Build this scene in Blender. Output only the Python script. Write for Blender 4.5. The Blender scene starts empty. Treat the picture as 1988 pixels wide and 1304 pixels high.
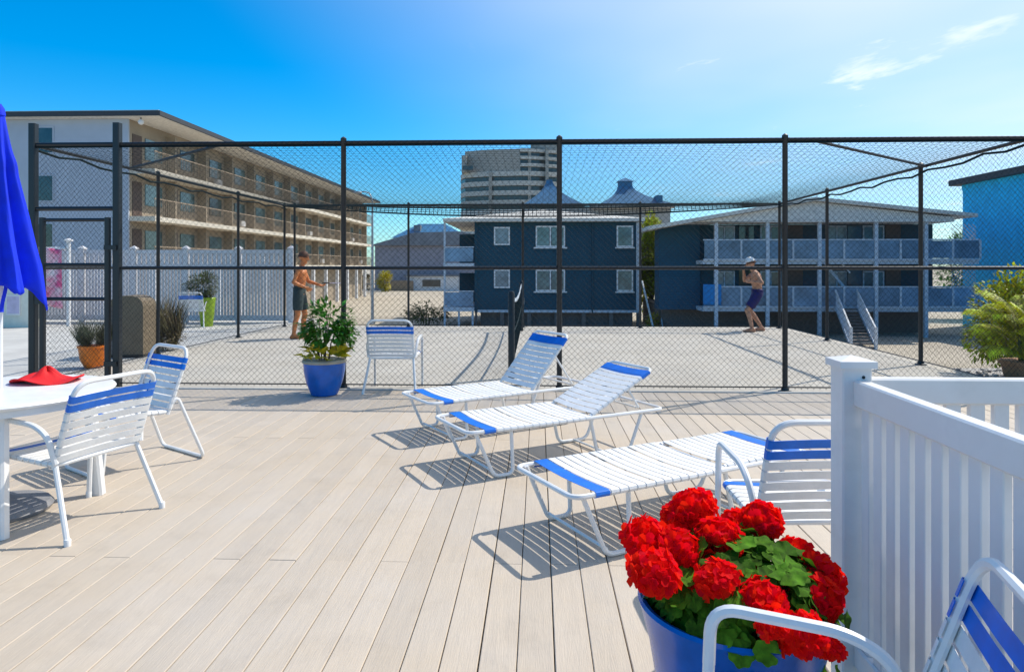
import bpy, bmesh, math, random
from mathutils import Vector, Matrix
R = math.radians
sc = bpy.context.scene
COL = sc.collection
rnd = random.Random(7)

# ------------------------------------------------------------------ camera, sky, sun, exposure
H = 1.48            # eye height above the deck
F = 1325.0          # focal length in photo pixels (24 mm equivalent)
HOR = 517.0         # horizon row in the photo
YAW = R(2.2)
SUN_H = (0.70, 0.43)          # horizontal direction towards the sun, per metre of height
GROUND = -2.4                 # the street lies one storey below the terrace

cd = bpy.data.cameras.new('camera'); cam = bpy.data.objects.new('camera', cd); COL.objects.link(cam)
cd.sensor_width = 36.0; cd.lens = 36.0 * F / 1988.0
cd.shift_y = -(652.0 - HOR) / 1988.0
cd.clip_start = 0.05; cd.clip_end = 3000
cam.location = (0, 0, H); cam.rotation_euler = (R(90), 0, YAW)
sc.camera = cam

sun_el = math.atan2(1.0, math.hypot(*SUN_H))
sun_az = math.atan2(SUN_H[0], SUN_H[1])          # from +Y towards +X
world = bpy.data.worlds.new('World'); sc.world = world; world.use_nodes = True
def build_world():
    nt = world.node_tree; N = nt.nodes; L = nt.links; N.clear()
    out = N.new('ShaderNodeOutputWorld'); bg = N.new('ShaderNodeBackground')
    sky = N.new('ShaderNodeTexSky'); sky.sky_type = 'NISHITA'; sky.sun_disc = False
    sky.sun_elevation = sun_el; sky.sun_rotation = sun_az
    sky.altitude = 0; sky.air_density = 1.0; sky.dust_density = 0.4; sky.ozone_density = 2.2
    hs = N.new('ShaderNodeHueSaturation'); hs.inputs['Saturation'].default_value = 1.30
    tn = N.new('ShaderNodeMixRGB'); tn.blend_type = 'MULTIPLY'; tn.inputs[0].default_value = 1.0; tn.inputs[2].default_value = (0.67, 0.96, 1.14, 1)
    L.new(sky.outputs[0], tn.inputs[1]); L.new(tn.outputs[0], hs.inputs['Color'])
    tc = N.new('ShaderNodeTexCoord')
    sep = N.new('ShaderNodeSeparateXYZ'); L.new(tc.outputs['Generated'], sep.inputs[0])
    mx = N.new('ShaderNodeMath'); mx.operation = 'MAXIMUM'; mx.inputs[1].default_value = 0.03
    L.new(sep.outputs['Z'], mx.inputs[0])
    dx = N.new('ShaderNodeMath'); dx.operation = 'DIVIDE'; L.new(sep.outputs['X'], dx.inputs[0]); L.new(mx.outputs[0], dx.inputs[1])
    dy = N.new('ShaderNodeMath'); dy.operation = 'DIVIDE'; L.new(sep.outputs['Y'], dy.inputs[0]); L.new(mx.outputs[0], dy.inputs[1])
    cb = N.new('ShaderNodeCombineXYZ'); L.new(dx.outputs[0], cb.inputs[0]); L.new(dy.outputs[0], cb.inputs[1])
    n1 = N.new('ShaderNodeTexNoise'); n1.inputs['Scale'].default_value = 1.1; n1.inputs['Detail'].default_value = 6
    n1.inputs['Roughness'].default_value = 0.62; n1.inputs['Distortion'].default_value = 0.5
    mp = N.new('ShaderNodeMapping'); mp.inputs['Location'].default_value = (0.751, 0.0245, 0); mp.inputs['Scale'].default_value = (1, 0.7, 1)
    mp.inputs['Rotation'].default_value = (0, 0, R(25))
    L.new(cb.outputs[0], mp.inputs[0]); L.new(mp.outputs[0], n1.inputs['Vector'])
    cr = N.new('ShaderNodeValToRGB'); cr.color_ramp.elements[0].position = 0.60; cr.color_ramp.elements[1].position = 0.76
    cr.color_ramp.elements[1].color = (0.9, 0.9, 0.9, 1)
    L.new(n1.outputs['Fac'], cr.inputs[0])
    # pale aureole of thin high haze round the sun
    dt = N.new('ShaderNodeVectorMath'); dt.operation = 'DOT_PRODUCT'; L.new(tc.outputs['Generated'], dt.inputs[0])
    dt.inputs[1].default_value = Vector((SUN_H[0], SUN_H[1], 1.0)).normalized()
    hz = N.new('ShaderNodeMapRange'); hz.interpolation_type = 'SMOOTHSTEP'
    hz.inputs['From Min'].default_value = 0.30; hz.inputs['From Max'].default_value = 0.92; hz.inputs['To Max'].default_value = 0.85
    L.new(dt.outputs['Value'], hz.inputs['Value'])
    n3 = N.new('ShaderNodeTexNoise'); n3.inputs['Scale'].default_value = 0.55; n3.inputs['Detail'].default_value = 3; L.new(mp.outputs[0], n3.inputs['Vector'])
    m3 = N.new('ShaderNodeMapRange'); m3.inputs['From Min'].default_value = 0.3; m3.inputs['From Max'].default_value = 0.7
    m3.inputs['To Min'].default_value = 0.75; m3.inputs['To Max'].default_value = 1.15; L.new(n3.outputs['Fac'], m3.inputs['Value'])
    mh = N.new('ShaderNodeMath'); mh.operation = 'MULTIPLY'; mh.use_clamp = True; L.new(hz.outputs[0], mh.inputs[0]); L.new(m3.outputs[0], mh.inputs[1])
    hm = N.new('ShaderNodeMixRGB'); L.new(mh.outputs[0], hm.inputs[0]); L.new(hs.outputs[0], hm.inputs[1]); hm.inputs[2].default_value = (5.9, 6.25, 6.6, 1)
    mix = N.new('ShaderNodeMixRGB'); 
    c2_ = N.new('ShaderNodeMapRange'); c2_.interpolation_type = 'SMOOTHSTEP'; c2_.inputs['From Min'].default_value = 0.45; c2_.inputs['From Max'].default_value = 0.68; L.new(dt.outputs['Value'], c2_.inputs['Value'])
    mc_ = N.new('ShaderNodeMath'); mc_.operation = 'MULTIPLY'; L.new(cr.outputs[0], mc_.inputs[0]); L.new(c2_.outputs[0], mc_.inputs[1])
    L.new(mc_.outputs[0], mix.inputs[0]); L.new(hm.outputs[0], mix.inputs[1])
    mix.inputs[2].default_value = (7.4, 7.5, 7.4, 1)
    L.new(mix.outputs[0], bg.inputs['Color']); bg.inputs['Strength'].default_value = 0.145
    L.new(bg.outputs[0], out.inputs[0])
build_world()

sd = bpy.data.lights.new('sun', 'SUN'); sun = bpy.data.objects.new('sun', sd); COL.objects.link(sun)
sd.energy = 3.9; sd.angle = R(0.5); sd.color = (1.0, 0.94, 0.84)
sun.rotation_euler = Vector((SUN_H[0], SUN_H[1], 1.0)).to_track_quat('Z', 'Y').to_euler()
sun.location = (20, 12, 30)

sc.view_settings.view_transform = 'Standard'; sc.view_settings.look = 'None'
sc.view_settings.exposure = 0.22; sc.view_settings.gamma = 1.0; sc.view_settings.use_curve_mapping = False
sc.render.engine = 'CYCLES'
sc.cycles.max_bounces = 6; sc.cycles.transparent_max_bounces = 12

# ------------------------------------------------------------------ photo pixel -> place
CY, SY = math.cos(YAW), math.sin(YAW)
def c2w(cx, cz): return (cx * CY - cz * SY, cx * SY + cz * CY)
def P(u, v, z=0.0):
    d = F * (H - z) / (v - HOR); x, y = c2w((u - 994) * d / F, d); return Vector((x, y, z))
def Q(u, d): return c2w((u - 994) * d / F, d)
def Zt(v, d): return H - (v - HOR) * d / F
def at_y(u, Y):                      # world X where pixel column u meets the plane y = Y
    t = (u - 994) / F
    return Y * (t * CY - SY) / (CY + t * SY)
def scr(x, y, z):
    cx = x * CY + y * SY; cz = -x * SY + y * CY
    return (994 + F * cx / cz, HOR + F * (H - z) / cz, cz)

# ------------------------------------------------------------------ materials
MATS = {}
def mat(name, col, rough=0.6, var=0.12, scale=6.0, bump=0.0, bscale=40.0, metal=0.0, coords='Object', stretch=(1,1,1),
        rnd_obj=0.0, rnd_isl=0.0, hue=0.03, trans=0.0, col2=None, detail=5.0, spec=0.5, blotch=0.0, btint=(1.0, 0.93, 0.80)):
    m = bpy.data.materials.new(name); m.use_nodes = True; nt = m.node_tree; N = nt.nodes; L = nt.links
    b = N['Principled BSDF']; b.inputs['Roughness'].default_value = rough; b.inputs['Metallic'].default_value = metal
    b.inputs['Specular IOR Level'].default_value = spec
    tc = N.new('ShaderNodeTexCoord'); mp = N.new('ShaderNodeMapping'); mp.inputs['Scale'].default_value = stretch
    vec = tc.outputs[coords]
    if rnd_obj:
        oi = N.new('ShaderNodeObjectInfo'); ad = N.new('ShaderNodeVectorMath'); ad.operation = 'MULTIPLY_ADD'
        ad.inputs[1].default_value = (37, 23, 11); L.new(oi.outputs['Random'], ad.inputs[0]); L.new(vec, ad.inputs[2])
        vec = ad.outputs[0]
    L.new(vec, mp.inputs[0])
    nz = N.new('ShaderNodeTexNoise'); nz.inputs['Scale'].default_value = scale; nz.inputs['Detail'].default_value = detail
    nz.inputs['Roughness'].default_value = 0.6; L.new(mp.outputs[0], nz.inputs['Vector'])
    c2 = col2 or tuple(max(0, c * (1 - var * 2)) for c in col)
    c1 = col if col2 else tuple(min(1, c * (1 + var)) for c in col)
    cr = N.new('ShaderNodeValToRGB'); cr.color_ramp.elements[0].position = 0.3; cr.color_ramp.elements[1].position = 0.7
    cr.color_ramp.elements[0].color = (*c2, 1); cr.color_ramp.elements[1].color = (*c1, 1)
    L.new(nz.outputs['Fac'], cr.inputs[0]); colout = cr.outputs[0]
    if rnd_obj or rnd_isl:
        hs = N.new('ShaderNodeHueSaturation'); mr = N.new('ShaderNodeMapRange')
        a = rnd_obj or rnd_isl
        mr.inputs['To Min'].default_value = 1 - a; mr.inputs['To Max'].default_value = 1 + a
        if rnd_isl:
            g = N.new('ShaderNodeNewGeometry'); L.new(g.outputs['Random Per Island'], mr.inputs['Value'])
            mr2 = N.new('ShaderNodeMapRange'); mr2.inputs['To Min'].default_value = 0.5 - hue; mr2.inputs['To Max'].default_value = 0.5 + hue
            L.new(g.outputs['Random Per Island'], mr2.inputs['Value']); L.new(mr2.outputs[0], hs.inputs['Hue'])
        else: L.new(oi.outputs['Random'], mr.inputs['Value'])
        L.new(mr.outputs[0], hs.inputs['Value']); L.new(colout, hs.inputs['Color']); colout = hs.outputs[0]
    if blotch:
        gp = N.new('ShaderNodeNewGeometry'); nb_ = N.new('ShaderNodeTexNoise'); nb_.inputs['Scale'].default_value = 0.9; nb_.inputs['Detail'].default_value = 6; nb_.inputs['Roughness'].default_value = 0.65
        L.new(gp.outputs['Position'], nb_.inputs['Vector'])
        rb = N.new('ShaderNodeValToRGB'); rb.color_ramp.elements[0].position = 0.35; rb.color_ramp.elements[1].position = 0.65
        rb.color_ramp.elements[0].color = (btint[0], btint[1], btint[2], 1); rb.color_ramp.elements[1].color = (1, 1, 1, 1); L.new(nb_.outputs['Fac'], rb.inputs[0])
        nc_ = N.new('ShaderNodeTexNoise'); nc_.inputs['Scale'].default_value = 3.1; nc_.inputs['Detail'].default_value = 8; nc_.inputs['Roughness'].default_value = 0.7; L.new(gp.outputs['Position'], nc_.inputs['Vector'])
        rc_ = N.new('ShaderNodeMapRange'); rc_.inputs['From Min'].default_value = 0.30; rc_.inputs['From Max'].default_value = 0.48; rc_.inputs['To Min'].default_value = 1 - blotch; rc_.inputs['To Max'].default_value = 1.0
        L.new(nc_.outputs['Fac'], rc_.inputs['Value'])
        m1_ = N.new('ShaderNodeMixRGB'); m1_.blend_type = 'MULTIPLY'; m1_.inputs[0].default_value = 1.0; L.new(colout, m1_.inputs[1]); L.new(rb.outputs[0], m1_.inputs[2])
        m2_ = N.new('ShaderNodeMixRGB'); m2_.blend_type = 'MULTIPLY'; m2_.inputs[0].default_value = 1.0; L.new(m1_.outputs[0], m2_.inputs[1]); L.new(rc_.outputs[0], m2_.inputs[2]); colout = m2_.outputs[0]
    L.new(colout, b.inputs['Base Color'])
    rr = N.new('ShaderNodeMapRange'); rr.inputs['To Min'].default_value = max(0, rough - 0.08); rr.inputs['To Max'].default_value = min(1, rough + 0.1)
    L.new(nz.outputs['Fac'], rr.inputs['Value']); L.new(rr.outputs[0], b.inputs['Roughness'])
    if bump:
        n2 = N.new('ShaderNodeTexNoise'); n2.inputs['Scale'].default_value = bscale; n2.inputs['Detail'].default_value = 4
        L.new(mp.outputs[0], n2.inputs['Vector'])
        bp = N.new('ShaderNodeBump'); bp.inputs['Strength'].default_value = bump; bp.inputs['Distance'].default_value = 0.02
        L.new(n2.outputs['Fac'], bp.inputs['Height']); L.new(bp.outputs[0], b.inputs['Normal'])
    if trans:
        tr = N.new('ShaderNodeBsdfTranslucent'); L.new(colout, tr.inputs['Color'])
        ms = N.new('ShaderNodeMixShader'); ms.inputs[0].default_value = trans
        L.new(b.outputs[0], ms.inputs[1]); L.new(tr.outputs[0], ms.inputs[2]); L.new(ms.outputs[0], N['Material Output'].inputs[0])
    MATS[name] = m; return m
def siding(name, col, pitch=0.15, rough=0.65):
    m = mat(name, col, rough, var=0.10, scale=1.2); nt = m.node_tree; N = nt.nodes; L = nt.links
    tc = N.new('ShaderNodeTexCoord'); sp = N.new('ShaderNodeSeparateXYZ'); L.new(tc.outputs['Object'], sp.inputs[0])
    md = N.new('ShaderNodeMath'); md.operation = 'FRACT'; ml = N.new('ShaderNodeMath'); ml.operation = 'DIVIDE'; ml.inputs[1].default_value = pitch
    L.new(sp.outputs['Z'], ml.inputs[0]); L.new(ml.outputs[0], md.inputs[0])
    bp = N.new('ShaderNodeBump'); bp.inputs['Strength'].default_value = 0.8; bp.inputs['Distance'].default_value = 0.05; bp.invert = True
    L.new(md.outputs[0], bp.inputs['Height']); L.new(bp.outputs[0], N['Principled BSDF'].inputs['Normal'])
    return m
def glass(name, col, rough=0.08):
    m = mat(name, col, rough, var=0.25, scale=1.5, spec=0.8); return m

white_metal = mat('white_powder_coat', (0.80, 0.80, 0.80), 0.35, var=0.03, scale=9, blotch=0.07, btint=(0.97, 0.96, 0.94))
strap_white = mat('strap_white', (0.80, 0.80, 0.80), 0.45, var=0.04, scale=14, bump=0.08, bscale=90, rnd_obj=0.04, blotch=0.06, btint=(0.97, 0.96, 0.93))
strap_blue = mat('strap_blue', (0.0, 0.15, 0.66), 0.4, var=0.10, scale=14)
deck_m = mat('deck_board', (0.535, 0.463, 0.382), 0.62, var=0.0, scale=5.0, bump=0.15, bscale=22, stretch=(9, 0.7, 1), rnd_obj=0.05, blotch=0.10, btint=(1.0, 0.955, 0.88),
             col2=(0.487, 0.425, 0.356))
dark_m = mat('shadow_gap', (0.05, 0.045, 0.04), 0.9)
concrete = mat('concrete', (0.50, 0.49, 0.46), 0.85, var=0.10, scale=1.3, bump=0.2, bscale=60)
court_m = mat('court_surface', (0.50, 0.465, 0.405), 0.85, var=0.06, scale=0.8, bump=0.2, bscale=70, blotch=0.16, btint=(0.93, 0.91, 0.88))
court_line = mat('court_line', (0.30, 0.30, 0.29), 0.8)
sand_m = mat('sand_lot', (0.46, 0.40, 0.31), 0.95, var=0.10, scale=0.25, bump=0.4, bscale=6)
gravel_m = mat('gravel', (0.42, 0.40, 0.38), 0.9, var=0.3, scale=18, rnd_isl=0.4)
black_metal = mat('black_vinyl_steel', (0.010, 0.014, 0.018), 0.4, var=0.1)
wire_m = mat('black_vinyl_wire', (0.012, 0.016, 0.02), 0.7, var=0.1, spec=0.15)
net_m = mat('net_cord', (0.012, 0.025, 0.03), 0.8, var=0.1, spec=0.1)
vinyl = mat('white_vinyl', (0.78, 0.77, 0.77), 0.38, var=0.03, scale=4, blotch=0.09, btint=(0.96, 0.94, 0.91))
vinyl_far = mat('aged_white_vinyl', (0.62, 0.61, 0.62), 0.5, var=0.06, scale=3)
pot_blue = mat('blue_glaze', (0.004, 0.12, 0.50), 0.22, var=0.15, scale=5, bump=0.06, bscale=12)
pot_rim = mat('bare_clay_rim', (0.42, 0.36, 0.27), 0.6)
pot_orange = mat('orange_plastic', (0.85, 0.20, 0.01), 0.4)
pot_lime = mat('lime_plastic', (0.30, 0.45, 0.02), 0.4)
terracotta = mat('terracotta', (0.42, 0.20, 0.10), 0.8)
soil = mat('soil', (0.04, 0.03, 0.02), 0.95, bump=0.5)
leaf_m = mat('leaf_green', (0.08, 0.24, 0.02), 0.45, var=0.3, scale=8, rnd_isl=0.35, trans=0.3)
leaf_dk = mat('leaf_geranium', (0.085, 0.22, 0.012), 0.75, var=0.3, scale=45, rnd_obj=0.38, trans=0.3, spec=0.15)
leaf_yel = mat('leaf_yellow', (0.58, 0.50, 0.02), 0.5, var=0.25, scale=12, rnd_obj=0.25, trans=0.3)
leaf_palm = mat('leaf_palm', (0.50, 0.52, 0.02), 0.45, var=0.35, scale=3, rnd_isl=0.4, trans=0.35)
leaf_olive = mat('leaf_olive', (0.10, 0.12, 0.03), 0.6, var=0.3, scale=6, rnd_isl=0.4, trans=0.2)
leaf_dry = mat('leaf_dry', (0.20, 0.16, 0.08), 0.8, var=0.3, scale=6, rnd_isl=0.4)
leaf_grey = mat('leaf_greygreen', (0.11, 0.12, 0.07), 0.7, var=0.3, scale=6, rnd_isl=0.4)
bark = mat('bark', (0.10, 0.07, 0.045), 0.9, bump=0.5)
petal_m = mat('petal_red', (0.93, 0.006, 0.006), 0.7, var=0.02, scale=30, rnd_isl=0.12, hue=0.004, trans=0.5, spec=0.1)
umb_m = mat('umbrella_cloth', (0.001, 0.04, 0.90), 0.75, var=0.10, scale=7, bump=0.1, bscale=120, trans=0.25)
red_cloth = mat('red_cloth', (0.80, 0.008, 0.012), 0.75, bump=0.15, bscale=90)
skin_tan = mat('skin_tan', (0.60, 0.20, 0.06), 0.5, var=0.12, scale=9)
skin_pale = mat('skin_pale', (0.50, 0.24, 0.14), 0.5, var=0.08)
hair_m = mat('hair_brown', (0.10, 0.04, 0.02), 0.7)
shorts_g = mat('shorts_charcoal', (0.03, 0.05, 0.05), 0.8)
shorts_n = mat('shorts_navy', (0.015, 0.012, 0.10), 0.8)
shorts_w = mat('shorts_panel', (0.45, 0.42, 0.5), 0.8)
cap_m = mat('cap_white', (0.8, 0.8, 0.8), 0.8)
eye_m = mat('eye_dark', (0.01, 0.01, 0.01), 0.3)
bin_m = mat('bin_brown', (0.20, 0.155, 0.10), 0.7, var=0.1)
towel_m = mat('towel_pink', (0.80, 0.70, 0.72), 0.9, scale=4.5, col2=(0.72, 0.10, 0.25), detail=2)
towel_b = mat('towel_blue', (0.02, 0.22, 0.55), 0.9)
cream = mat('cream_plaster', (0.70, 0.70, 0.60), 0.8, var=0.05)
stucco = mat('pale_stucco', (0.40, 0.46, 0.55), 0.85, var=0.04, scale=0.7)
motel_wall = mat('motel_wall', (0.34, 0.28, 0.21), 0.85, var=0.08, scale=0.8)
motel_slab = mat('motel_slab', (0.66, 0.60, 0.50), 0.8, var=0.08)
rail_brown = mat('rail_brown', (0.30, 0.23, 0.16), 0.7)
fascia_dk = mat('fascia_dark', (0.035, 0.04, 0.05), 0.6)
soffit = mat('soffit', (0.72, 0.70, 0.66), 0.8)
door_dk = mat('door_dark', (0.10, 0.065, 0.05), 0.6)
win_teal = mat('window_teal', (0.10, 0.17, 0.18), 0.15, var=0.3, scale=1.1, spec=0.8, rnd_obj=0.5)
win_dark = glass('window_dark', (0.03, 0.05, 0.06))
win_pale = glass('window_blind', (0.20, 0.26, 0.30), 0.2)
navy_side = siding('navy_siding', (0.003, 0.055, 0.088))
teal_side = siding('blue_siding', (0.006, 0.075, 0.13))
trim_w = mat('trim_white', (0.70, 0.71, 0.72), 0.6, var=0.04)
trim_b = mat('trim_bluish', (0.50, 0.57, 0.65), 0.6, var=0.06)
panel_b = mat('rail_panel_blue', (0.15, 0.26, 0.38), 0.3, var=0.25, scale=0.8, rnd_obj=0.22)
roof_pale = mat('roof_pale', (0.62, 0.60, 0.55), 0.85, var=0.08, scale=0.6)
roof_grey = mat('roof_grey', (0.20, 0.22, 0.25), 0.85, var=0.12, scale=0.8)
roof_blue = mat('roof_teal_metal', (0.03, 0.17, 0.34), 0.5, var=0.12, scale=0.3)
mauve_side = siding('mauve_siding', (0.36, 0.33, 0.36), 0.2)
grey_wall = mat('grey_wall', (0.38, 0.37, 0.36), 0.85)
tower_wall = mat('tower_concrete', (0.37, 0.35, 0.315), 0.8, var=0.07, scale=0.1)
tower_slab = mat('tower_balcony', (0.60, 0.57, 0.52), 0.8)
tower_win = glass('tower_window', (0.06, 0.075, 0.08), 0.2)
azure = siding('azure_siding', (0.02, 0.58, 0.97), 0.18)
stilt_m = mat('weathered_timber', (0.16, 0.14, 0.13), 0.85)
steel = mat('galvanised', (0.42, 0.45, 0.48), 0.45, metal=0.6)
dark_base = mat('umbrella_base_plastic', (0.22, 0.22, 0.23), 0.6)

# ------------------------------------------------------------------ mesh helpers
class MB:
    def __init__(s): s.v = []; s.f = []
    def add(s, vs, fs):
        n = len(s.v); s.v += [tuple(v) for v in vs]; s.f += [tuple(i + n for i in f) for f in fs]; return s
    def box(s, x0, x1, y0, y1, z0, z1):
        if x0 > x1: x0, x1 = x1, x0
        if y0 > y1: y0, y1 = y1, y0
        if z0 > z1: z0, z1 = z1, z0
        return s.add([(x0,y0,z0),(x1,y0,z0),(x1,y1,z0),(x0,y1,z0),(x0,y0,z1),(x1,y0,z1),(x1,y1,z1),(x0,y1,z1)],
              [(0,3,2,1),(4,5,6,7),(0,1,5,4),(1,2,6,5),(2,3,7,6),(3,0,4,7)])
    def bar(s, p, q, w, h, ch=0.004, up=(0,0,1)):
        p, q = Vector(p), Vector(q); d = (q - p).normalized(); up = Vector(up)
        if abs(d.dot(up)) > 0.99: up = Vector((0, 1, 0))
        a = d.cross(up).normalized(); b = a.cross(d).normalized()
        pr = [(-w/2+ch,-h/2),(w/2-ch,-h/2),(w/2,-h/2+ch),(w/2,h/2-ch),(w/2-ch,h/2),(-w/2+ch,h/2),(-w/2,h/2-ch),(-w/2,-h/2+ch)]
        vs = [p + a*x + b*z for x, z in pr] + [q + a*x + b*z for x, z in pr]
        fs = [(i, (i+1) % 8, (i+1) % 8 + 8, i + 8) for i in range(8)] + [tuple(range(7, -1, -1)), tuple(range(8, 16))]
        return s.add(vs, fs)
    def tube(s, pts, r, n=8, closed=False, r2=None):
        pts = [Vector(p) for p in pts]; k = len(pts); rings = []; prev = None
        for i, p in enumerate(pts):
            if closed: t = (pts[(i+1) % k] - pts[i-1]).normalized()
            else: t = (pts[min(i+1, k-1)] - pts[max(i-1, 0)]).normalized()
            if prev is None:
                a = t.cross(Vector((0, 0, 1)))
                if a.length < 1e-3: a = t.cross(Vector((1, 0, 0)))
            else: a = prev - t * prev.dot(t)
            a.normalize(); prev = a; b = t.cross(a)
            rr = r if r2 is None else r + (r2 - r) * i / max(1, k - 1)
            rings.append([p + (a * math.cos(2*math.pi*j/n) + b * math.sin(2*math.pi*j/n)) * rr for j in range(n)])
        vs = [v for rg in rings for v in rg]; fs = []
        for i in range(k if closed else k - 1):
            i2 = (i + 1) % k; off = 0
            if closed and i2 == 0:
                d = [(rings[0][o] - rings[-1][0]).length for o in range(n)]; off = d.index(min(d))
            for j in range(n):
                fs.append((i*n + j, i*n + (j+1) % n, i2*n + (j+1+off) % n, i2*n + (j+off) % n))
        if not closed: fs += [tuple(range(n-1, -1, -1)), tuple((k-1)*n + j for j in range(n))]
        return s.add(vs, fs)
    def lathe(s, prof, n=24, c=(0,0,0)):
        vs = []; fs = []
        for r, z in prof:
            for j in range(n):
                a = 2*math.pi*j/n; vs.append((c[0] + r*math.cos(a), c[1] + r*math.sin(a), c[2] + z))
        for i in range(len(prof) - 1):
            for j in range(n): fs.append((i*n+j, i*n+(j+1) % n, (i+1)*n+(j+1) % n, (i+1)*n+j))
        fs += [tuple(range(n-1, -1, -1)), tuple((len(prof)-1)*n + j for j in range(n))]
        return s.add(vs, fs)
    def ball(s, c, r, n=12, m=8):
        r = (r, r, r) if not hasattr(r, '__len__') else r
        vs = [(c[0], c[1], c[2] - r[2])]; fs = []
        for i in range(1, m):
            a = math.pi * i / m - math.pi/2
            for j in range(n):
                b = 2*math.pi*j/n; vs.append((c[0] + r[0]*math.cos(a)*math.cos(b), c[1] + r[1]*math.cos(a)*math.sin(b), c[2] + r[2]*math.sin(a)))
        vs.append((c[0], c[1], c[2] + r[2])); e = len(vs) - 1
        for j in range(n): fs.append((0, 1+(j+1) % n, 1+j)); fs.append((e, e-n+j, e-n+(j+1) % n))
        for i in range(m - 2):
            for j in range(n): fs.append((1+i*n+j, 1+i*n+(j+1) % n, 1+(i+1)*n+(j+1) % n, 1+(i+1)*n+j))
        return s.add(vs, fs)
    def limb(s, p, q, r1, r2, n=12):
        s.tube([p, q], r1, n, r2=r2); s.ball(p, r1, n, 8); s.ball(q, r2, n, 8); return s
    def prism(s, poly, axis, a, b):       # poly = list of 2-d points, extruded along axis from a to b
        def mk(p, t):
            if axis == 'y': return (p[0], t, p[1])
            if axis == 'x': return (t, p[0], p[1])
            return (p[0], p[1], t)
        n = len(poly); vs = [mk(p, a) for p in poly] + [mk(p, b) for p in poly]
        fs = [(i, (i+1) % n, (i+1) % n + n, i + n) for i in range(n)] + [tuple(range(n-1, -1, -1)), tuple(range(n, 2*n))]
        return s.add(vs, fs)
    def grid(s, fn, nu, nv):
        vs = [fn(i/nu, j/nv) for i in range(nu+1) for j in range(nv+1)]
        fs = [(i*(nv+1)+j, (i+1)*(nv+1)+j, (i+1)*(nv+1)+j+1, i*(nv+1)+j+1) for i in range(nu) for j in range(nv)]
        return s.add(vs, fs)
    def mesh(s, name, smooth=False, fix=True):
        me = bpy.data.meshes.new(name); me.from_pydata(s.v, [], s.f)
        if fix:
            bm = bmesh.new(); bm.from_mesh(me); bmesh.ops.recalc_face_normals(bm, faces=bm.faces); bm.to_mesh(me); bm.free()
        if smooth:
            me.polygons.foreach_set('use_smooth', [True] * len(me.polygons))
            try: me.set_sharp_from_angle(angle=R(40))
            except Exception: pass
        me.update(); return me
    def build(s, name, m, parent=None, smooth=False, fix=True):
        return link(s.mesh(name, smooth, fix), name, m, parent)
def link(me, name, m, parent=None):
    if m is not None and not me.materials: me.materials.append(m)
    o = bpy.data.objects.new(name, me); COL.objects.link(o)
    if parent is not None: o.parent = parent
    return o
def tag(o, label=None, cat=None, group=None, kind=None):
    if label: o['label'] = label
    if cat: o['category'] = cat
    if group: o['group'] = group
    if kind: o['kind'] = kind
    return o
def thing(name, label, cat, loc=(0,0,0), rz=0.0, group=None):
    o = bpy.data.objects.new(name, None); COL.objects.link(o); o.empty_display_size = 0.1
    o.location = loc; o.rotation_euler = (0, 0, rz)
    return tag(o, label, cat, group)
def fillet(pts, r, seg=5, closed=False):
    pts = [Vector(p) for p in pts]; out = []; k = len(pts)
    for i, p in enumerate(pts):
        if not closed and i in (0, k-1): out.append(p); continue
        a, b = pts[i-1], pts[(i+1) % k]
        da, db = (a - p), (b - p); rr = min(r, da.length*0.48, db.length*0.48)
        A = p + da.normalized()*rr; B = p + db.normalized()*rr
        for j in range(seg + 1):
            t = j/seg; out.append(A*(1-t)**2 + p*2*t*(1-t) + B*t*t)
    return out
def thick(o, t, off=0.0):
    md = o.modifiers.new('solid', 'SOLIDIFY'); md.thickness = t; md.offset = off; return o

# ------------------------------------------------------------------ ground, terrace, deck, court
NF = 8.2; FF = 16.6; XL = -6.25; XR = 5.78; FT = 3.0         # near / far / left / right fence lines, fence height
tag(MB().box(-1500, 1500, -200, 2500, GROUND - 0.5, GROUND).build('ground', sand_m), kind='structure')
tag(MB().box(-16, XR + 0.25, -4, FF + 0.35, GROUND + 0.004, -0.045).build('terrace', concrete), kind='structure')
tag(MB().box(-16, XL - 0.15, 8.6, FF + 0.30, -0.044, -0.012).build('pool_walk', concrete), kind='structure')
tag(MB().box(-16, XL + 0.0, FF + 0.355, 19.2, GROUND + 0.004, -0.012).build('pool_terrace', concrete), kind='structure')
court = tag(MB().box(XL - 0.14, XR + 0.2, NF - 0.06, FF + 0.30, -0.044, -0.006).build('court', court_m), kind='structure')
tag(MB().box(XL, XR, NF - 0.12, NF - 0.066, -0.044, 0.012).build('court_kerb', concrete), kind='structure')
ln = MB()
for x0, x1, y0, y1 in ((-4.9, 4.7, 9.25, 9.30), (-4.9, 4.7, 15.35, 15.40), (-4.95, -4.9, 9.25, 15.40), (4.7, 4.75, 9.25, 15.40)):
    ln.box(x0, x1, y0, y1, -0.005, -0.0025)
gb = tag(MB().box(XR + 0.26, 13, -4, 10.6, GROUND + 0.004, -0.06).build('gravel_bed', gravel_m), kind='structure')
st = MB()
for i in range(1500):
    x, y = rnd.uniform(XR + 0.3, 11), rnd.uniform(6.5, 10.5); r = rnd.uniform(0.015, 0.05)
    st.ball((x, y, -0.06), (r, r*rnd.uniform(.6, 1), r*rnd.uniform(.4, .8)), 5, 4)
tag(st.build('gravel', gravel_m), 'loose grey gravel outside the right court fence', 'gravel', kind='stuff')

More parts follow.
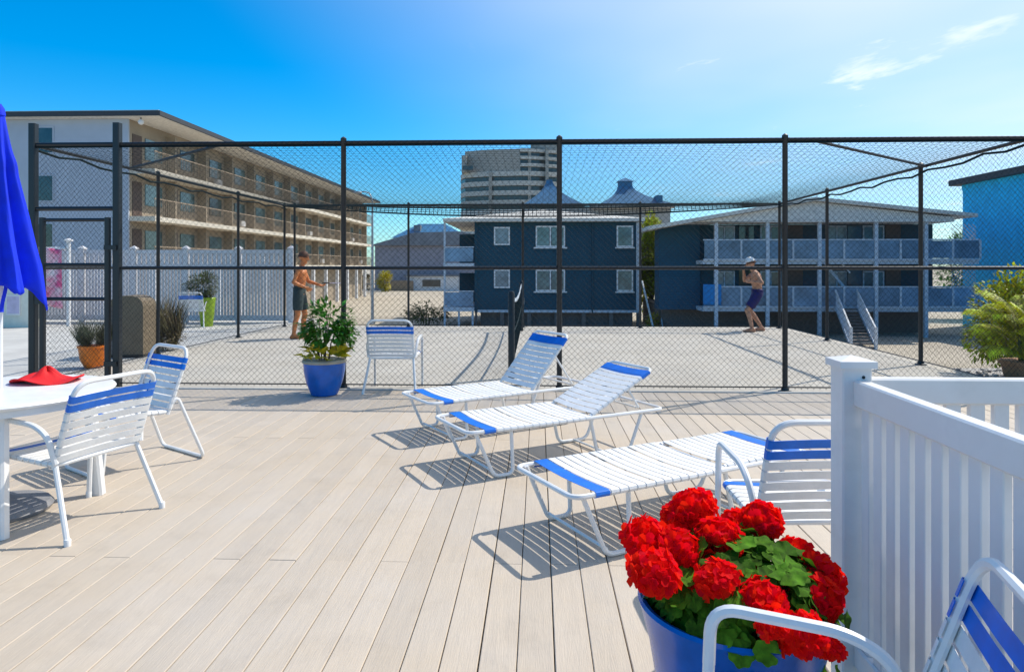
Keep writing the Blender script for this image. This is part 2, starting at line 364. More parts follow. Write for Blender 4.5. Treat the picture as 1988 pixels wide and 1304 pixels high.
deck = tag(MB().box(-6.9, XR + 0.2, -2.0, NF - 0.125, -0.044, -0.032).build('deck', dark_m), kind='structure')
PITCH = 0.1425; BW = 0.1382
bmeshes = {}
def board(L):
    k = round(L, 2)
    if k not in bmeshes:
        w = BW/2; c = 0.003; prof = [(-w, -0.03), (w, -0.03), (w, -c), (w-c, 0), (-w+c, 0), (-w, -c)]
        bmeshes[k] = MB().prism(prof, 'y', 0, L).mesh('board'); bmeshes[k].materials.append(deck_m)
    return bmeshes[k]
x0 = at_y(1069, 3.4) - PITCH/2
nb = 0
for i in range(-48, 41):
    x = x0 + i * PITCH
    cuts = [-1.6, 3.40, NF - 0.13] if i % 2 else [-1.6, 0.90, 5.82, NF - 0.13]
    for a, b in zip(cuts[:-1], cuts[1:]):
        vis = False
        for t in range(9):
            y = a + (b - a) * t / 8
            if y > 1.2 and abs(scr(x, y, 0)[0] - 994) < 994 + 1325 * 0.9 / y and scr(x, y, 0)[1] < 1304 + 1325*0.9/y: vis = True
        if not vis: continue
        o = link(board(b - a - 0.003), 'board', None, deck); o.location = (x + rnd.uniform(-.001, .001), a, rnd.uniform(-0.0015, 0.0015))
        nb += 1
print('boards', nb)

# ------------------------------------------------------------------ chain link fences
def chain_link(mb, o, d, L, z0, z1, pitch=0.072, r=0.0017):
    o, d = Vector(o), Vector(d).normalized(); n = d.cross(Vector((0, 0, 1)))
    hgt = z1 - z0
    for sgn in (1, -1):
        c = -hgt if sgn > 0 else 0.0
        while c < (L if sgn > 0 else L + hgt):
            # sgn>0: s = c + (z-z0) ; sgn<0: s = c - (z-z0)
            ta, tb = 0.0, hgt
            if sgn > 0: ta, tb = max(ta, -c), min(tb, L - c)
            else: ta, tb = max(ta, c - L), min(tb, c)
            if tb - ta > 0.02:
                s0, s1 = c + sgn*ta, c + sgn*tb
                p = o + d*s0 + Vector((0,0,z0+ta)) + n*sgn*r; q = o + d*s1 + Vector((0,0,z0+tb)) + n*sgn*r
                t = (q - p).normalized(); b = t.cross(n)
                vs = []
                for e in (p, q):
                    for k in range(3):
                        a = 2*math.pi*k/3; vs.append(e + (n*math.cos(a) + b*math.sin(a))*r)
                mb.add(vs, [(0,1,4,3),(1,2,5,4),(2,0,3,5)])
            c += pitch
def fence(label, p, q, posts, skip=None, extra=(), rp=0.032, wr=0.0017):
    p, q = Vector(p), Vector(q); d = (q - p); L = d.length; d.normalize()
    t = thing('chain_link_fence', label, 'fence', p, 0, 'chain link fences round the court')
    for s in posts:
        c = d*s
        MB().lathe([(rp, 0), (rp, FT - 0.01), (rp*1.2, FT), (rp*1.15, FT+0.03), (rp*0.4, FT+0.05)], 10, c).build('post', black_metal, t, True)
        MB().lathe([(rp*2.6, 0), (rp*2.4, 0.012), (rp*1.5, 0.02), (rp*1.3, 0.05)], 12, c + Vector((0,0,-0.005))).build('base_plate', black_metal, t, True)
    segs = [(0, L)] if not skip else [(0, skip[0]), (skip[1], L)]
    MB().tube([d*0 + Vector((0,0,FT-0.02)), d*L + Vector((0,0,FT-0.02))], 0.024, 8).build('top_rail', black_metal, t, True)
    mesh = MB()
    for a, b in segs:
        if b - a < 0.1: continue
        MB().tube([d*a + Vector((0,0,1.46)), d*b + Vector((0,0,1.46))], 0.021, 8).build('middle_rail', black_metal, t, True)
        MB().tube([d*a + Vector((0,0,0.05)), d*b + Vector((0,0,0.05))], 0.008, 6).build('tension_wire', black_metal, t, True)
        off = d.cross(Vector((0,0,1)))*0.028
        chain_link(mesh, d*a + off, d, b - a, 0.03, FT, r=wr)
    return t, mesh, d
GX0, GX1 = at_y(65, NF), at_y(228, NF)
pX = [at_y(u, NF) for u in (667, 1086, 1524)]
t, m, d = fence('tall black chain link fence between the deck and the court', (GX1, NF, 0), (XR, NF, 0), [x - GX1 for x in pX] + [XR - GX1])
tag(m.build('chain_link_mesh', wire_m, t, fix=False), kind='stuff')
t2, m, d = fence('black chain link fence along the right side of the court', (XR, NF + 0.1, 0), (XR, FF, 0), [2.25, 5.6, FF - NF - 0.1], wr=0.0012)
tag(m.build('chain_link_mesh', wire_m, t2, fix=False), kind='stuff')
t3, m, d = fence('black chain link fence at the far side of the court behind the players', (XL + 0.05, FF, 0), (XR - 0.05, FF, 0),
                 [at_y(u, FF) - XL - 0.05 for u in (572, 793, 1015, 1243)], rp=0.028, wr=0.0011)
tag(m.build('chain_link_mesh', wire_m, t3, fix=False), kind='stuff')
t4, m, d = fence('black chain link fence along the left side of the court', (XL, NF + 0.1, 0), (XL, FF, 0), [2.7, 5.7, FF - NF - 0.1], rp=0.028, wr=0.0011)
tag(m.build('chain_link_mesh', wire_m, t4, fix=False), kind='stuff')
# gate surround + gate
g = thing('gateway', 'black steel gateway with two tall square posts at left end of near fence', 'gateway', (GX0, NF, 0))
GW = GX1 - GX0; GH = 3.24
for x in (0, GW):
    MB().bar((x, 0, -0.005), (x, 0, GH), 0.085, 0.085, 0.01).build('post', black_metal, g)
MB().tube([(0,0,2.98),(GW,0,2.98)], 0.028, 8).build('top_rail', black_metal, g, True)
MB().tube([(0,0,2.19),(GW,0,2.19)], 0.028, 8).build('transom_rail', black_metal, g, True)
mm = MB(); chain_link(mm, (0.05, 0.03, 0), (1,0,0), GW-0.1, 2.2, 2.97); tag(mm.build('chain_link_mesh', wire_m, g, fix=False), kind='stuff')
gt = thing('gate', 'black chain link gate in the tall frame left of the court fence', 'gate', (GX0 + 0.13, NF - 0.02, 0))
w = GW - 0.24
for x in (0, w): MB().bar((x, 0, 0.06), (x, 0, 2.08), 0.06, 0.06, 0.01).build('stile', black_metal, gt)
for z, nm in ((2.05, 'top_rail'), (1.50, 'middle_rail'), (1.08, 'lock_rail'), (0.10, 'bottom_rail')):
    MB().tube([(0,0,z),(w,0,z)], 0.022, 8).build(nm, black_metal, gt, True)
MB().box(w - 0.02, w + 0.13, -0.05, 0.0, 1.68, 1.74).build('hinge', black_metal, gt)
MB().box(w - 0.02, w + 0.13, -0.05, 0.0, 0.26, 0.32).build('hinge', black_metal, gt)
MB().box(-0.05, 0.05, -0.07, -0.03, 1.02, 1.2).build('latch', black_metal, gt)
mm = MB(); chain_link(mm, (0.02, 0.02, 0), (1,0,0), w-0.04, 0.1, 2.05); tag(mm.build('chain_link_mesh', wire_m, gt, fix=False), kind='stuff')
# corner braces
b1 = tag(MB().tube([P(1578, 267, 0) if False else Vector((at_y(1580, NF), NF+0.02, FT-0.03)), Vector((XR, NF + 2.2, FT-0.03))], 0.02, 8).build('corner_brace', black_metal, None, True),
    'slanting black brace pipe across the right corner of the court top', 'brace')
b2 = tag(MB().tube([Vector((at_y(430, NF), NF+0.02, FT-0.03)), Vector((XL, NF + 2.0, FT-0.03))], 0.02, 8).build('corner_brace', black_metal, None, True),
    'slanting black brace pipe across the left corner of the court top', 'brace')
# overhead net
on = thing('overhead_net', 'dark sagging ball net stretched over the court from fence top to fence top', 'net', (0, NF, FT - 0.03))
def netz(a, b):
    s = math.sin(math.pi*a)**0.7 * math.sin(math.pi*min(1, b))**0.6
    return -0.34*s*(0.45 + 0.55*b) - 0.02*math.sin(a*31)*math.sin(math.pi*b)
nm = MB(); LX = XR - XL; LY = FF - NF
def npt(a, b): return Vector((XL + LX*a, LY*b, netz(a, b)))
NXX, NYY = 112, 90
for i in range(NXX + 1):
    nm.tube([npt(i/NXX, j/16) for j in range(17)], 0.0019, 3)
for j in range(NYY + 1):
    nm.tube([npt(i/24, j/NYY) for i in range(25)], 0.0019, 3)
tag(nm.build('netting', net_m, on, fix=False), kind='stuff')
for a in (0.003, 0.997):
    MB().tube([npt(a, j/20) + Vector((0, 0, -0.05 - 0.03*math.sin(j*2.3) - 0.06*math.sin(math.pi*j/20))) for j in range(21)], 0.016, 6).build('side_roll', net_m, on, True)
for b in (0.0, 0.985):
    MB().tube([npt(i/24, b) + Vector((0,0,-0.02 - (0.22*math.sin(math.pi*i/24) if b > .5 else 0))) for i in range(25)], 0.013, 6).build('edge_cable', net_m, on, True)
hang = MB()
for i in range(121):
    a = i/120; p = npt(a, 1.0); q = npt(a, 0.985) + Vector((0,0,-0.02 - 0.22*math.sin(math.pi*a))); hang.tube([p, q], 0.009, 3)
for k in range(5):
    hang.tube([npt(i/24, 1.0).lerp(npt(i/24, 0.985) + Vector((0,0,-0.02 - 0.22*math.sin(math.pi*i/24))), (k+.5)/5) for i in range(25)], 0.009, 3)
tag(hang.build('net_hem', net_m, on, fix=False), kind='stuff')
# court net
cn = thing('court_net', 'low black court net seen end on in the middle of the court', 'net', (0, 0, 0))
nx0 = P(993, 733).x; nyA = P(993, 733).y; nyB = FF - 0.9; nx1 = at_y(1012, nyB)
for x, y in ((nx0, nyA), (nx1, nyB)):
    MB().lathe([(0.045, -0.006), (0.045, 1.12), (0.03, 1.15)], 12, (x, y, 0)).build('post', black_metal, cn, True)
def cnp(t, z): return Vector((nx0 + (nx1-nx0)*t, nyA + (nyB-nyA)*t, z))
def ctop(t): return 1.08 - 0.14*math.sin(math.pi*t)
nt_ = MB()
for i in range(121): nt_.tube([cnp(i/120, 0.08), cnp(i/120, ctop(i/120))], 0.0015, 3)
for k in range(19): nt_.tube([cnp(i/20, 0.08 + (ctop(i/20)-0.08)*k/18) for i in range(21)], 0.0015, 3)
tag(nt_.build('netting', net_m, cn, fix=False), kind='stuff')
MB().tube([cnp(i/20, 0.5*ctop(i/20) + 0.02) for i in range(21)], 0.016, 6).build('shadow_cord', net_m, cn, True)  # thick cord added to cast the second shadow line on the court
hb = MB().grid(lambda a, b: cnp(a, ctop(a) - 0.06*b), 20, 1).build('headband', trim_b, cn); thick(hb, 0.012)

# ------------------------------------------------------------------ strap furniture
strap_cache = {}
def strap_mesh(w, width, m, r=0.0135, sag=0.011):
    key = (round(w, 3), round(width, 3), m.name)
    if key in strap_cache: return strap_cache[key]
    e = r + 0.002; pts = [(-w/2 + 0.012, -e)]
    for k in range(5):
        a = -math.pi/2 - math.pi*k/4; pts.append((-w/2 + e*math.cos(a), e*math.sin(a)))
    for k in range(1, 6): t = k/6; pts.append((-w/2 + w*t, e - sag*math.sin(math.pi*t)))
    for k in range(5):
        a = math.pi/2 - math.pi*k/4; pts.append((w/2 + e*math.cos(a), e*math.sin(a)))
    pts.append((w/2 - 0.012, -e))
    mb = MB(); n = len(pts); th = 0.0022
    vs = []
    for i, (x, z) in enumerate(pts):
        a, b = pts[max(i-1, 0)], pts[min(i+1, n-1)]; dx, dz = b[0]-a[0], b[1]-a[1]; l = math.hypot(dx, dz) or 1
        nx, nz = -dz/l*th, dx/l*th
        vs += [(x, -width/2, z), (x, width/2, z), (x+nx, width/2, z+nz), (x+nx, -width/2, z+nz)]
    fs = []
    for i in range(n-1):
        for k in range(4): fs.append((i*4+k, i*4+(k+1) % 4, (i+1)*4+(k+1) % 4, (i+1)*4+k))
    fs += [(0,1,2,3), ((n-1)*4+3, (n-1)*4+2, (n-1)*4+1, (n-1)*4)]
    me = mb.add(vs, fs).mesh('strap', True); me.materials.append(m); strap_cache[key] = me; return me
def put_strap(parent, w, width, m, loc, pitch_ang, rz=0.0):
    o = link(strap_mesh(w, width, m), 'strap', None, parent); o.location = loc; o.rotation_mode = 'ZYX'
    o.rotation_euler = (pitch_ang, 0, rz); return o
TR = 0.0135
def straps_along(parent, w, p0, p1, n, blues, yz=True, width=0.042):
    p0, p1 = Vector(p0), Vector(p1); d = p1 - p0; ang = math.atan2(d.z, d.y)
    for i in range(n):
        put_strap(parent, w, width, strap_blue if i in blues else strap_white, p0 + d*((i + 0.5)/n), ang)
def strap_chair(label, loc, rz, group, arms=True, sled=False):
    t = thing('strap_chair', label, 'chair', loc, rz, group)
    W = 0.26; zr, zf = 0.40, 0.425; yb, yf = -0.21, 0.25
    MB().tube(fillet([(-W, yb, zr), (-W, yf, zf), (W, yf, zf), (W, yb, zr)], 0.05, 5, True), TR, 8, True).build('seat_frame', white_metal, t, True)
    bt = Vector((0, -0.365, 0.855)); bb = Vector((0, -0.20, 0.38))
    MB().tube(fillet([(-W, bb.y, bb.z), (-W, bt.y, bt.z), (W, bt.y, bt.z), (W, bb.y, bb.z)], 0.10, 7), TR, 8).build('back_frame', white_metal, t, True)
    straps_along(t, 2*W, (0, yb + 0.04, zr + 0.001), (0, yf - 0.035, zf - 0.001), 8, (7,), width=0.040)
    d = (bt - bb)
    straps_along(t, 2*W, bb + d*0.07, bb + d*0.86, 8, (6, 7), width=0.040)
    A = W + 0.035
    for s in (-1, 1):
        x = s*A
        if sled:
            continue
        MB().tube([(s*(W-.005), yb + 0.01, 0.41), (s*(W + 0.045), -0.36, 0.012)], TR*1.1, 8).build('leg', white_metal, t, True)
        MB().tube([(x, 0.24, 0.012), (x, 0.215, 0.50)], TR*1.1, 8).build('leg', white_metal, t, True)
        MB().tube(fillet([(x, 0.2155, 0.49), (x, 0.21, 0.635), (x, -0.10, 0.615), (x, -0.20, 0.56), (s*(W+.01), -0.225, 0.41)], 0.09, 7), TR*1.15, 8).build('arm', white_metal, t, True)
        for y, xx in ((-0.36, s*(W+.045)), (0.24, x)):
            MB().lathe([(0.017, -0.002), (0.018, 0.03), (0.0155, 0.035)], 10, (xx, y, 0.002)).build('foot_cap', white_metal, t, True)
    if sled:
        MB().tube(fillet([(-W, -0.22, 0.44), (-W-.01, -0.27, 0.50), (-W-0.05, -0.46, 0.014), (W+0.05, -0.46, 0.014), (W+.01, -0.27, 0.50), (W, -0.22, 0.44)], 0.06, 6), TR, 8).build('rear_leg_loop', white_metal, t, True)
        MB().tube([(-W-.01, -0.262, 0.49), (W+.01, -0.262, 0.49)], TR, 8).build('crossbar', white_metal, t, True)
        MB().tube(fillet([(-W, 0.22, 0.42), (-W-0.03, 0.27, 0.014), (W+0.03, 0.27, 0.014), (W, 0.22, 0.42)], 0.06, 6), TR, 8).build('front_leg_loop', white_metal, t, True)
    return t
def face(dx, dy): return math.atan2(dy, dx) - math.pi/2       # rotation so that local +y points along (dx, dy)

CH = 'white and blue strap chairs on the deck'
def mid(u1, v1, u2, v2, z=0): a, b = P(u1, v1, z), P(u2, v2, z); return (a + b)/2, (b - a)
# chair by the table, seen from behind: its two rear feet are at (130,1060) and (315,985)
c, wv = mid(130, 1060, 315, 985); fx, fy = -wv.y, wv.x; l = math.hypot(fx, fy); fx /= l; fy /= l
strap_chair('white strap chair with blue bands pulled up to the round white table', (c.x + fx*0.36, c.y + fy*0.36, 0), face(fx, fy), CH)
c, wv = mid(322, 868, 390, 888); fx, fy = wv.y, -wv.x; l = math.hypot(fx, fy); fx /= l; fy /= l
strap_chair('white strap chair on bent loop legs on the far side of the table', (c.x + fx*0.46, c.y + fy*0.46, 0), face(fx, fy), CH, sled=True)
c, wv = mid(712, 766, 797, 765)
strap_chair('white strap chair with blue top band standing by the court fence beside blue pot', (c.x, c.y + 0.36, 0), R(1), CH)
c = P(1440, 930, 0.56)
strap_chair('white strap chair between flat lounger and white railing post, facing away', (c.x + 0.30, c.y + 0.16, 0), R(3), CH)
strap_chair('closest strap chair with big white arm in the bottom right corner', (0.56, 1.38, 0), face(-0.97, 0.25), CH)

def lounger(label, near, far, ang, back=0.66):
    wv = far - near; n = near + (wv - wv.normalized()*0.61)/2
    lx = Vector((wv.y, -wv.x, 0)).normalized()
    t = thing('chaise_lounge', label, 'lounger', (n.x, n.y, 0), math.atan2(lx.y, lx.x), 'strap chaise lounges on the deck')
    W = 0.61; Z = 0.34; L = 1.72; hx = 1.03
    MB().tube(fillet([(0,0,Z),(L,0,Z),(L,W,Z),(0,W,Z)], 0.07, 6, True), TR*1.05, 8, True).build('seat_frame', white_metal, t, True)
    ca, sa = math.cos(ang), math.sin(ang)
    y0, y1 = 0.035, W - 0.035
    zb = Z + 0.006
    MB().tube(fillet([(hx, y0, zb), (hx + back*ca, y0, zb + back*sa), (hx + back*ca, y1, zb + back*sa), (hx, y1, zb)], 0.06, 6), TR, 8).build('back_frame', white_metal, t, True)
    MB().tube([(hx, 0.0, Z), (hx, W, Z)], 0.009, 8).build('hinge_bar', white_metal, t, True)
    def strp(xc, w, wid, m, z=Z, a=0.0):
        o = link(strap_mesh(w, wid, m), 'strap', None, t); o.rotation_mode = 'ZYX'
        mt = Matrix.Translation((xc, W/2, z)) @ Matrix.Rotation(-a, 4, 'Y') @ Matrix.Rotation(R(90), 4, 'Z')
        o.matrix_local = mt
    strp(0.165, W, 0.085, strap_blue)
    x = 0.24; k = 0
    while x < hx - 0.03:
        strp(x, W, 0.047, strap_white); k += 1
        x += 0.056 if k % 5 else 0.066
    s = 0.045; wb = y1 - y0
    while s < back - 0.13:
        strp(hx + s*ca, wb, 0.047, strap_white, zb + s*sa, ang); s += 0.056
    strp(hx + (back-0.085)*ca, wb, 0.09, strap_blue, zb + (back-0.085)*sa, ang)
    for y in (0.02, W - 0.02):
        MB().tube(fillet([(0.06, y, Z), (0.21, y, 0.014), (0.36, y, 0.014), (0.345, y, Z)], 0.05, 6), TR, 8).build('leg_loop', white_metal, t, True)
        MB().tube(fillet([(1.02, y, Z), (1.10, y, 0.014), (1.38, y, 0.014), (1.52, y, Z)], 0.06, 6), TR, 8).build('leg_loop', white_metal, t, True)
    MB().tube([(0.21, 0.02, 0.045), (0.21, W-0.02, 0.045)], 0.009, 8).build('crossbar', white_metal, t, True)
    MB().tube([(1.25, 0.02, 0.022), (1.25, W-0.02, 0.022)], 0.009, 8).build('crossbar', white_metal, t, True)
    if ang > 0.1:
        q = 0.40
        MB().tube(fillet([(hx + q*ca, y0, zb + q*sa), (1.50, y0, Z + 0.02), (1.50, y1, Z + 0.02), (hx + q*ca, y1, zb + q*sa)], 0.03, 4), 0.0095, 8).build('back_prop', white_metal, t, True)
    return t
lounger('white strap lounger with raised back, farthest of three, closest to the fence', P(836, 785, .34), P(778, 762, .34), R(49), 0.64)
lounger('middle white strap lounger with half raised back', P(909, 842, .34), P(843, 808, .34), R(27), 0.68)
lounger('white strap lounger lying flat, nearest of the three', P(1115, 968, .34), P(1000, 905, .34), R(0.5), 0.66)

# ------------------------------------------------------------------ table, umbrella, red cloth
tx, ty = Q(-2, 4.12)
tb = thing('patio_table', 'round white patio table with tapered legs under the blue umbrella', 'table', (tx, ty, 0))
MB().lathe([(0.03, 0.70), (0.58, 0.70), (0.605, 0.705), (0.615, 0.718), (0.605, 0.731), (0.57, 0.735), (0.03, 0.735)], 64).build('tabletop', white_metal, tb, True)
MB().lathe([(0.56, 0.66), (0.575, 0.66), (0.575, 0.699), (0.56, 0.699)], 64).build('apron', white_metal, tb, True)
for a in (-50, 40, 130, 220):
    c, s = math.cos(R(a)), math.sin(R(a))
    MB().bar((c*0.46, s*0.46, 0.698), (c*0.52, s*0.52, 0.0), 0.07, 0.06, 0.012, (0,1,0)).build('leg', white_metal, tb)
um = thing('patio_umbrella', 'closed bright blue patio umbrella on a white pole through the table', 'umbrella', (tx, ty, 0))
MB().lathe([(0.02, 0.05), (0.02, 2.38)], 14).build('pole', white_metal, um, True)
zt = 2.40
def canopy(a, b):
    # a around, b down the cloth
    th = 2*math.pi*a; z = zt - (zt - 1.36)*b
    base = 0.025 + 0.222*b**1.15
    pl = 0.5 + 0.5*math.cos(8*th + 0.6*math.sin(3*th))
    r = base*(1 + 0.035*math.sin(19*th + 5*b)*b + 0.02*math.sin(37*th - 9*b)*b)*(1 - 0.42*(1-pl)*min(1, b*3)) * (1 + 0.07*math.sin(2*th + 1))
    if b > 0.88: z -= 0.10*(b-0.88)/0.12*(pl**2)*(1+0.6*math.sin(th*2.0+0.5))
    tw = th + 0.25*b
    bul = 1 + 0.10*math.exp(-((b-0.28)/0.05)**2)
    return (r*bul*math.cos(tw), r*bul*math.sin(tw), z + 0.01*math.sin(5*th))
cp = MB().grid(canopy, 240, 48).build('canopy', umb_m, um, True); thick(cp, 0.003)
MB().lathe([(0.01, zt-0.03), (0.035, zt-0.01), (0.03, zt+0.03), (0.012, zt+0.06)], 14).build('finial', umb_m, um, True)
sp = MB().grid(lambda a, b: (0.105 + 0.012*math.sin(b*5), -0.10 + 0.03*a - 0.01*b, 1.47 - 0.26*b), 2, 10).build('tie_strap', umb_m, um); thick(sp, 0.002)
bs = thing('umbrella_base', 'round dark grey umbrella base on the deck under the table', 'umbrella base', (tx, ty, 0.002))
MB().lathe([(0.27, 0), (0.28, 0.02), (0.26, 0.045), (0.10, 0.07), (0.06, 0.09)], 40).build('disc', dark_base, bs, True)
MB().lathe([(0.045, 0.088), (0.045, 0.34), (0.035, 0.36)], 20).build('sleeve', dark_base, bs, True)
cx_, cy_ = Q(92, 4.42)
def cloth(a, b):
    th = 2*math.pi*a; r = 0.205*b
    z = 0.739 + 0.10*math.exp(-(b/0.38)**2) * (0.8 + 0.2*math.sin(th*2)) + 0.02*b*b*(1+math.sin(3*th+1)) 
    return (cx_ + r*1.05*math.cos(th), cy_ + r*0.85*math.sin(th), z)
rc = MB().grid(cloth, 40, 14).build('red_hat', red_cloth, None, True); thick(rc, 0.006, 1.0)
tag(rc, 'red wide brimmed cloth hat lying on the round white table', 'hat')

# ------------------------------------------------------------------ white railing
rx, ry = Q(1652, 2.42); PW = 0.102; RT = 1.085
rl = thing('railing', 'white vinyl picket railing running from the corner post towards the camera', 'railing', (rx, ry, 0))
MB().bar((0, 0, 0.0), (0, 0, 1.125), PW, PW, 0.006).build('post', vinyl, rl)
MB().add([(-.063,-.063,1.126),(.063,-.063,1.126),(.063,.063,1.126),(-.063,.063,1.126),(-.063,-.063,1.150),(.063,-.063,1.150),(.063,.063,1.150),(-.063,.063,1.150),(0,0,1.166)],
   [(3,2,1,0),(0,1,5,4),(1,2,6,5),(2,3,7,6),(3,0,4,7),(4,5,8),(5,6,8),(6,7,8),(7,4,8)]).build('post_cap', vinyl, rl)
MB().ball((0.02, -0.0515, 1.095), (0.006, 0.003, 0.006)).build('screw_hole', eye_m, rl)
LN = 2.6
MB().bar((0.01, -PW/2, RT - 0.045), (0.01, -LN, RT - 0.045), 0.05, 0.09, 0.006).build('top_rail', vinyl, rl)
MB().bar((0.01, -PW/2, 0.13), (0.01, -LN, 0.13), 0.045, 0.08, 0.006).build('bottom_rail', vinyl, rl)
pk = MB().bar((0, 0, 0.171), (0, 0, RT - 0.091), 0.052, 0.024, 0.003, (1,0,0)).mesh('picket'); pk.materials.append(vinyl)
y = -PW/2 - 0.055
while y > -LN + 0.05:
    o = link(pk, 'picket', None, rl); o.location = (0.01, y, 0); o.rotation_euler = (0, 0, 0); y -= 0.083
r2 = thing('railing', 'white vinyl picket railing running right from the corner post, behind the other railing', 'railing', (rx, ry, 0))
LX2 = 2.6
MB().bar((PW/2, 0.01, RT - 0.045), (LX2, 0.01, RT - 0.045), 0.05, 0.09, 0.006).build('top_rail', vinyl, r2)
MB().bar((PW/2, 0.01, 0.13), (LX2, 0.01, 0.13), 0.045, 0.08, 0.006).build('bottom_rail', vinyl, r2)
x = PW/2 + 0.055
while x < LX2 - 0.05:
    o = link(pk, 'picket', None, r2); o.location = (x, 0.01, 0); o.rotation_euler = (0, 0, R(90)); x += 0.083
MB().bar((LX2 + PW/2, 0, 0.0), (LX2 + PW/2, 0, 1.125), PW, PW, 0.006).build('post', vinyl, r2)

# ------------------------------------------------------------------ plants
def leafquad(mb, p, d, up, L, W, fold=0.2, droop=0.0):
    d = d.normalized(); s = d.cross(up)
    if s.length < 1e-3: s = d.cross(Vector((1, 0, 0.3)))
    s.normalize(); n = s.cross(d)
    m1 = p + d*L*0.45 + s*W*0.5 + n*fold*W; m2 = p + d*L*0.45 - s*W*0.5 + n*fold*W
    e = p + d*L - n*droop*L; c = p + d*L*0.5
    mb.add([p, m1, e, m2, c], [(0,1,4),(1,2,4),(4,2,3),(0,4,3)])
def rv(): 
    while True:
        v = Vector((rnd.uniform(-1,1), rnd.uniform(-1,1), rnd.uniform(-1,1)))
        if 0.05 < v.length < 1: return v
def leaf_mass(mb, c, rad, n, L, W, clumps=14, cr=0.38, flat=0.5):
    cs = []
    for i in range(clumps):
        v = rv().normalized()*rnd.uniform(0.45, 0.9); cs.append(Vector((v.x*rad[0], v.y*rad[1], v.z*rad[2])))
    for i in range(n):
        k = rnd.choice(cs); o = rv(); o = o.normalized()*(o.length**0.6)
        p = Vector(c) + k + Vector((o.x*rad[0], o.y*rad[1], o.z*rad[2]))*cr
        out = (p - Vector(c)); out.z *= flat; d = (out.normalized() + rv()*0.9)
        leafquad(mb, p, d, Vector((0,0,1)) + rv()*0.4, L*rnd.uniform(.6, 1.25), W*rnd.uniform(.7, 1.2), 0.15, rnd.uniform(0, .3))
def pot(t, prof, m, rim=None, soil_z=None, soil_r=None, n=40):
    MB().lathe(prof, n).build('pot', m, t, True)
    if rim: MB().lathe(rim, n).build('rim', pot_rim, t, True)
    if soil_z: MB().lathe([(soil_r*0.2, soil_z-0.02), (soil_r, soil_z - 0.01), (soil_r*0.9, soil_z), (0.01, soil_z+0.015)], 24).build('soil', soil, t)
# shrub in blue pot by the fence
pp = P(630, 766); t = thing('potted_shrub', 'leafy green shrub in a blue glazed pot beside a fence post', 'potted plant', (pp.x, pp.y, 0))
pot(t, [(0.13, 0), (0.15, 0.01), (0.205, 0.15), (0.232, 0.28), (0.238, 0.375), (0.225, 0.375), (0.21, 0.30)], pot_blue,
    [(0.222, 0.374), (0.246, 0.376), (0.252, 0.392), (0.244, 0.41), (0.222, 0.408)], 0.36, 0.218)
st = MB()
for i in range(7):
    a = rnd.uniform(0, 6.28); st.tube([(0.05*math.cos(a), 0.05*math.sin(a), 0.36), (0.09*math.cos(a), 0.09*math.sin(a), 0.6), (0.2*math.cos(a)+.04, 0.2*math.sin(a), 0.95)], 0.010, 6, r2=0.004)
st.build('stem', bark, t, True)
fo = MB(); leaf_mass(fo, (0.06, 0, 0.80), (0.30, 0.28, 0.30), 900, 0.10, 0.042, 16, 0.36); tag(fo.build('foliage', leaf_m, t, fix=False), kind='stuff')
lf = MB(); leafquad(lf, Vector((0,0,0)), Vector((1,0,0.25)), Vector((0,0,1)), 0.17, 0.14, 0.12, 0.25); lme = lf.mesh('leaf', fix=False)
lme.materials.append(leaf_yel)
for i in range(26):
    a = i*2.399; r = 0.08 + 0.12*rnd.random()
    o = link(lme, 'leaf', None, t); o.location = (r*math.cos(a), r*math.sin(a), 0.41 + 0.09*rnd.random())
    o.rotation_euler = (rnd.uniform(-.5,.5), rnd.uniform(-.7,.2), a + rnd.uniform(-.5,.5))
# geranium in front
gx, gy = Q(1425, 2.0); t = thing('potted_geranium', 'red geraniums in a tall blue pot in front of the railing post', 'potted flowers', (gx, gy, 0))
pot(t, [(0.15, 0), (0.17, 0.015), (0.215, 0.20), (0.245, 0.38), (0.268, 0.47), (0.278, 0.50), (0.272, 0.51), (0.258, 0.505), (0.24, 0.46)], pot_blue, None, 0.47, 0.245, 56)
gl = []
for var in range(3):
    mb = MB(); n = 40; vs = [Vector((0,0,0))]
    for k in range(n+1):
        a = R(14) + (2*math.pi - R(28))*k/n; rr = 0.033*(1 + 0.07*math.cos(a*8 + var) + 0.03*math.cos(a*3 + var*2))
        vs.append(Vector((-rr*math.cos(a)+0.010, rr*math.sin(a), 0.006 + 0.0035*math.cos(a*4 + var) - (0.006 if var == 1 else 0))))
    mb.add(vs, [(0, k+1, k+2) for k in range(n)]); me = mb.mesh('leaf', True, False); me.materials.append(leaf_dk); gl.append(me)
for i in range(285):
    v = rv().normalized(); z = abs(v.z); drape = v.x - v.y*0.4 > 0.15
    rr = rnd.uniform(0.75, 1.0)
    ov = 1.12 if (z < 0.3 and drape) else (0.92 if z < 0.3 else 1.0)
    loc = Vector((v.x*0.275*rr*ov, v.y*0.27*rr*ov, 0.50 + z*0.20*rr - (rnd.uniform(0.0, 0.15) if (z < 0.3 and drape) else 0)))
    o = link(rnd.choice(gl), 'leaf', None, t); o.location = loc; s = rnd.uniform(0.75, 1.35); o.scale = (s, s, s)
    nrm = Vector((v.x, v.y, z + 0.35)).normalized(); q = nrm.to_track_quat('Z', 'X') 
    o.rotation_mode = 'QUATERNION'; o.rotation_quaternion = q @ Matrix.Rotation(rnd.uniform(0, 6.28), 3, 'Z').to_quaternion() @ Matrix.Rotation(rnd.uniform(-.5, .5), 3, 'X').to_quaternion()
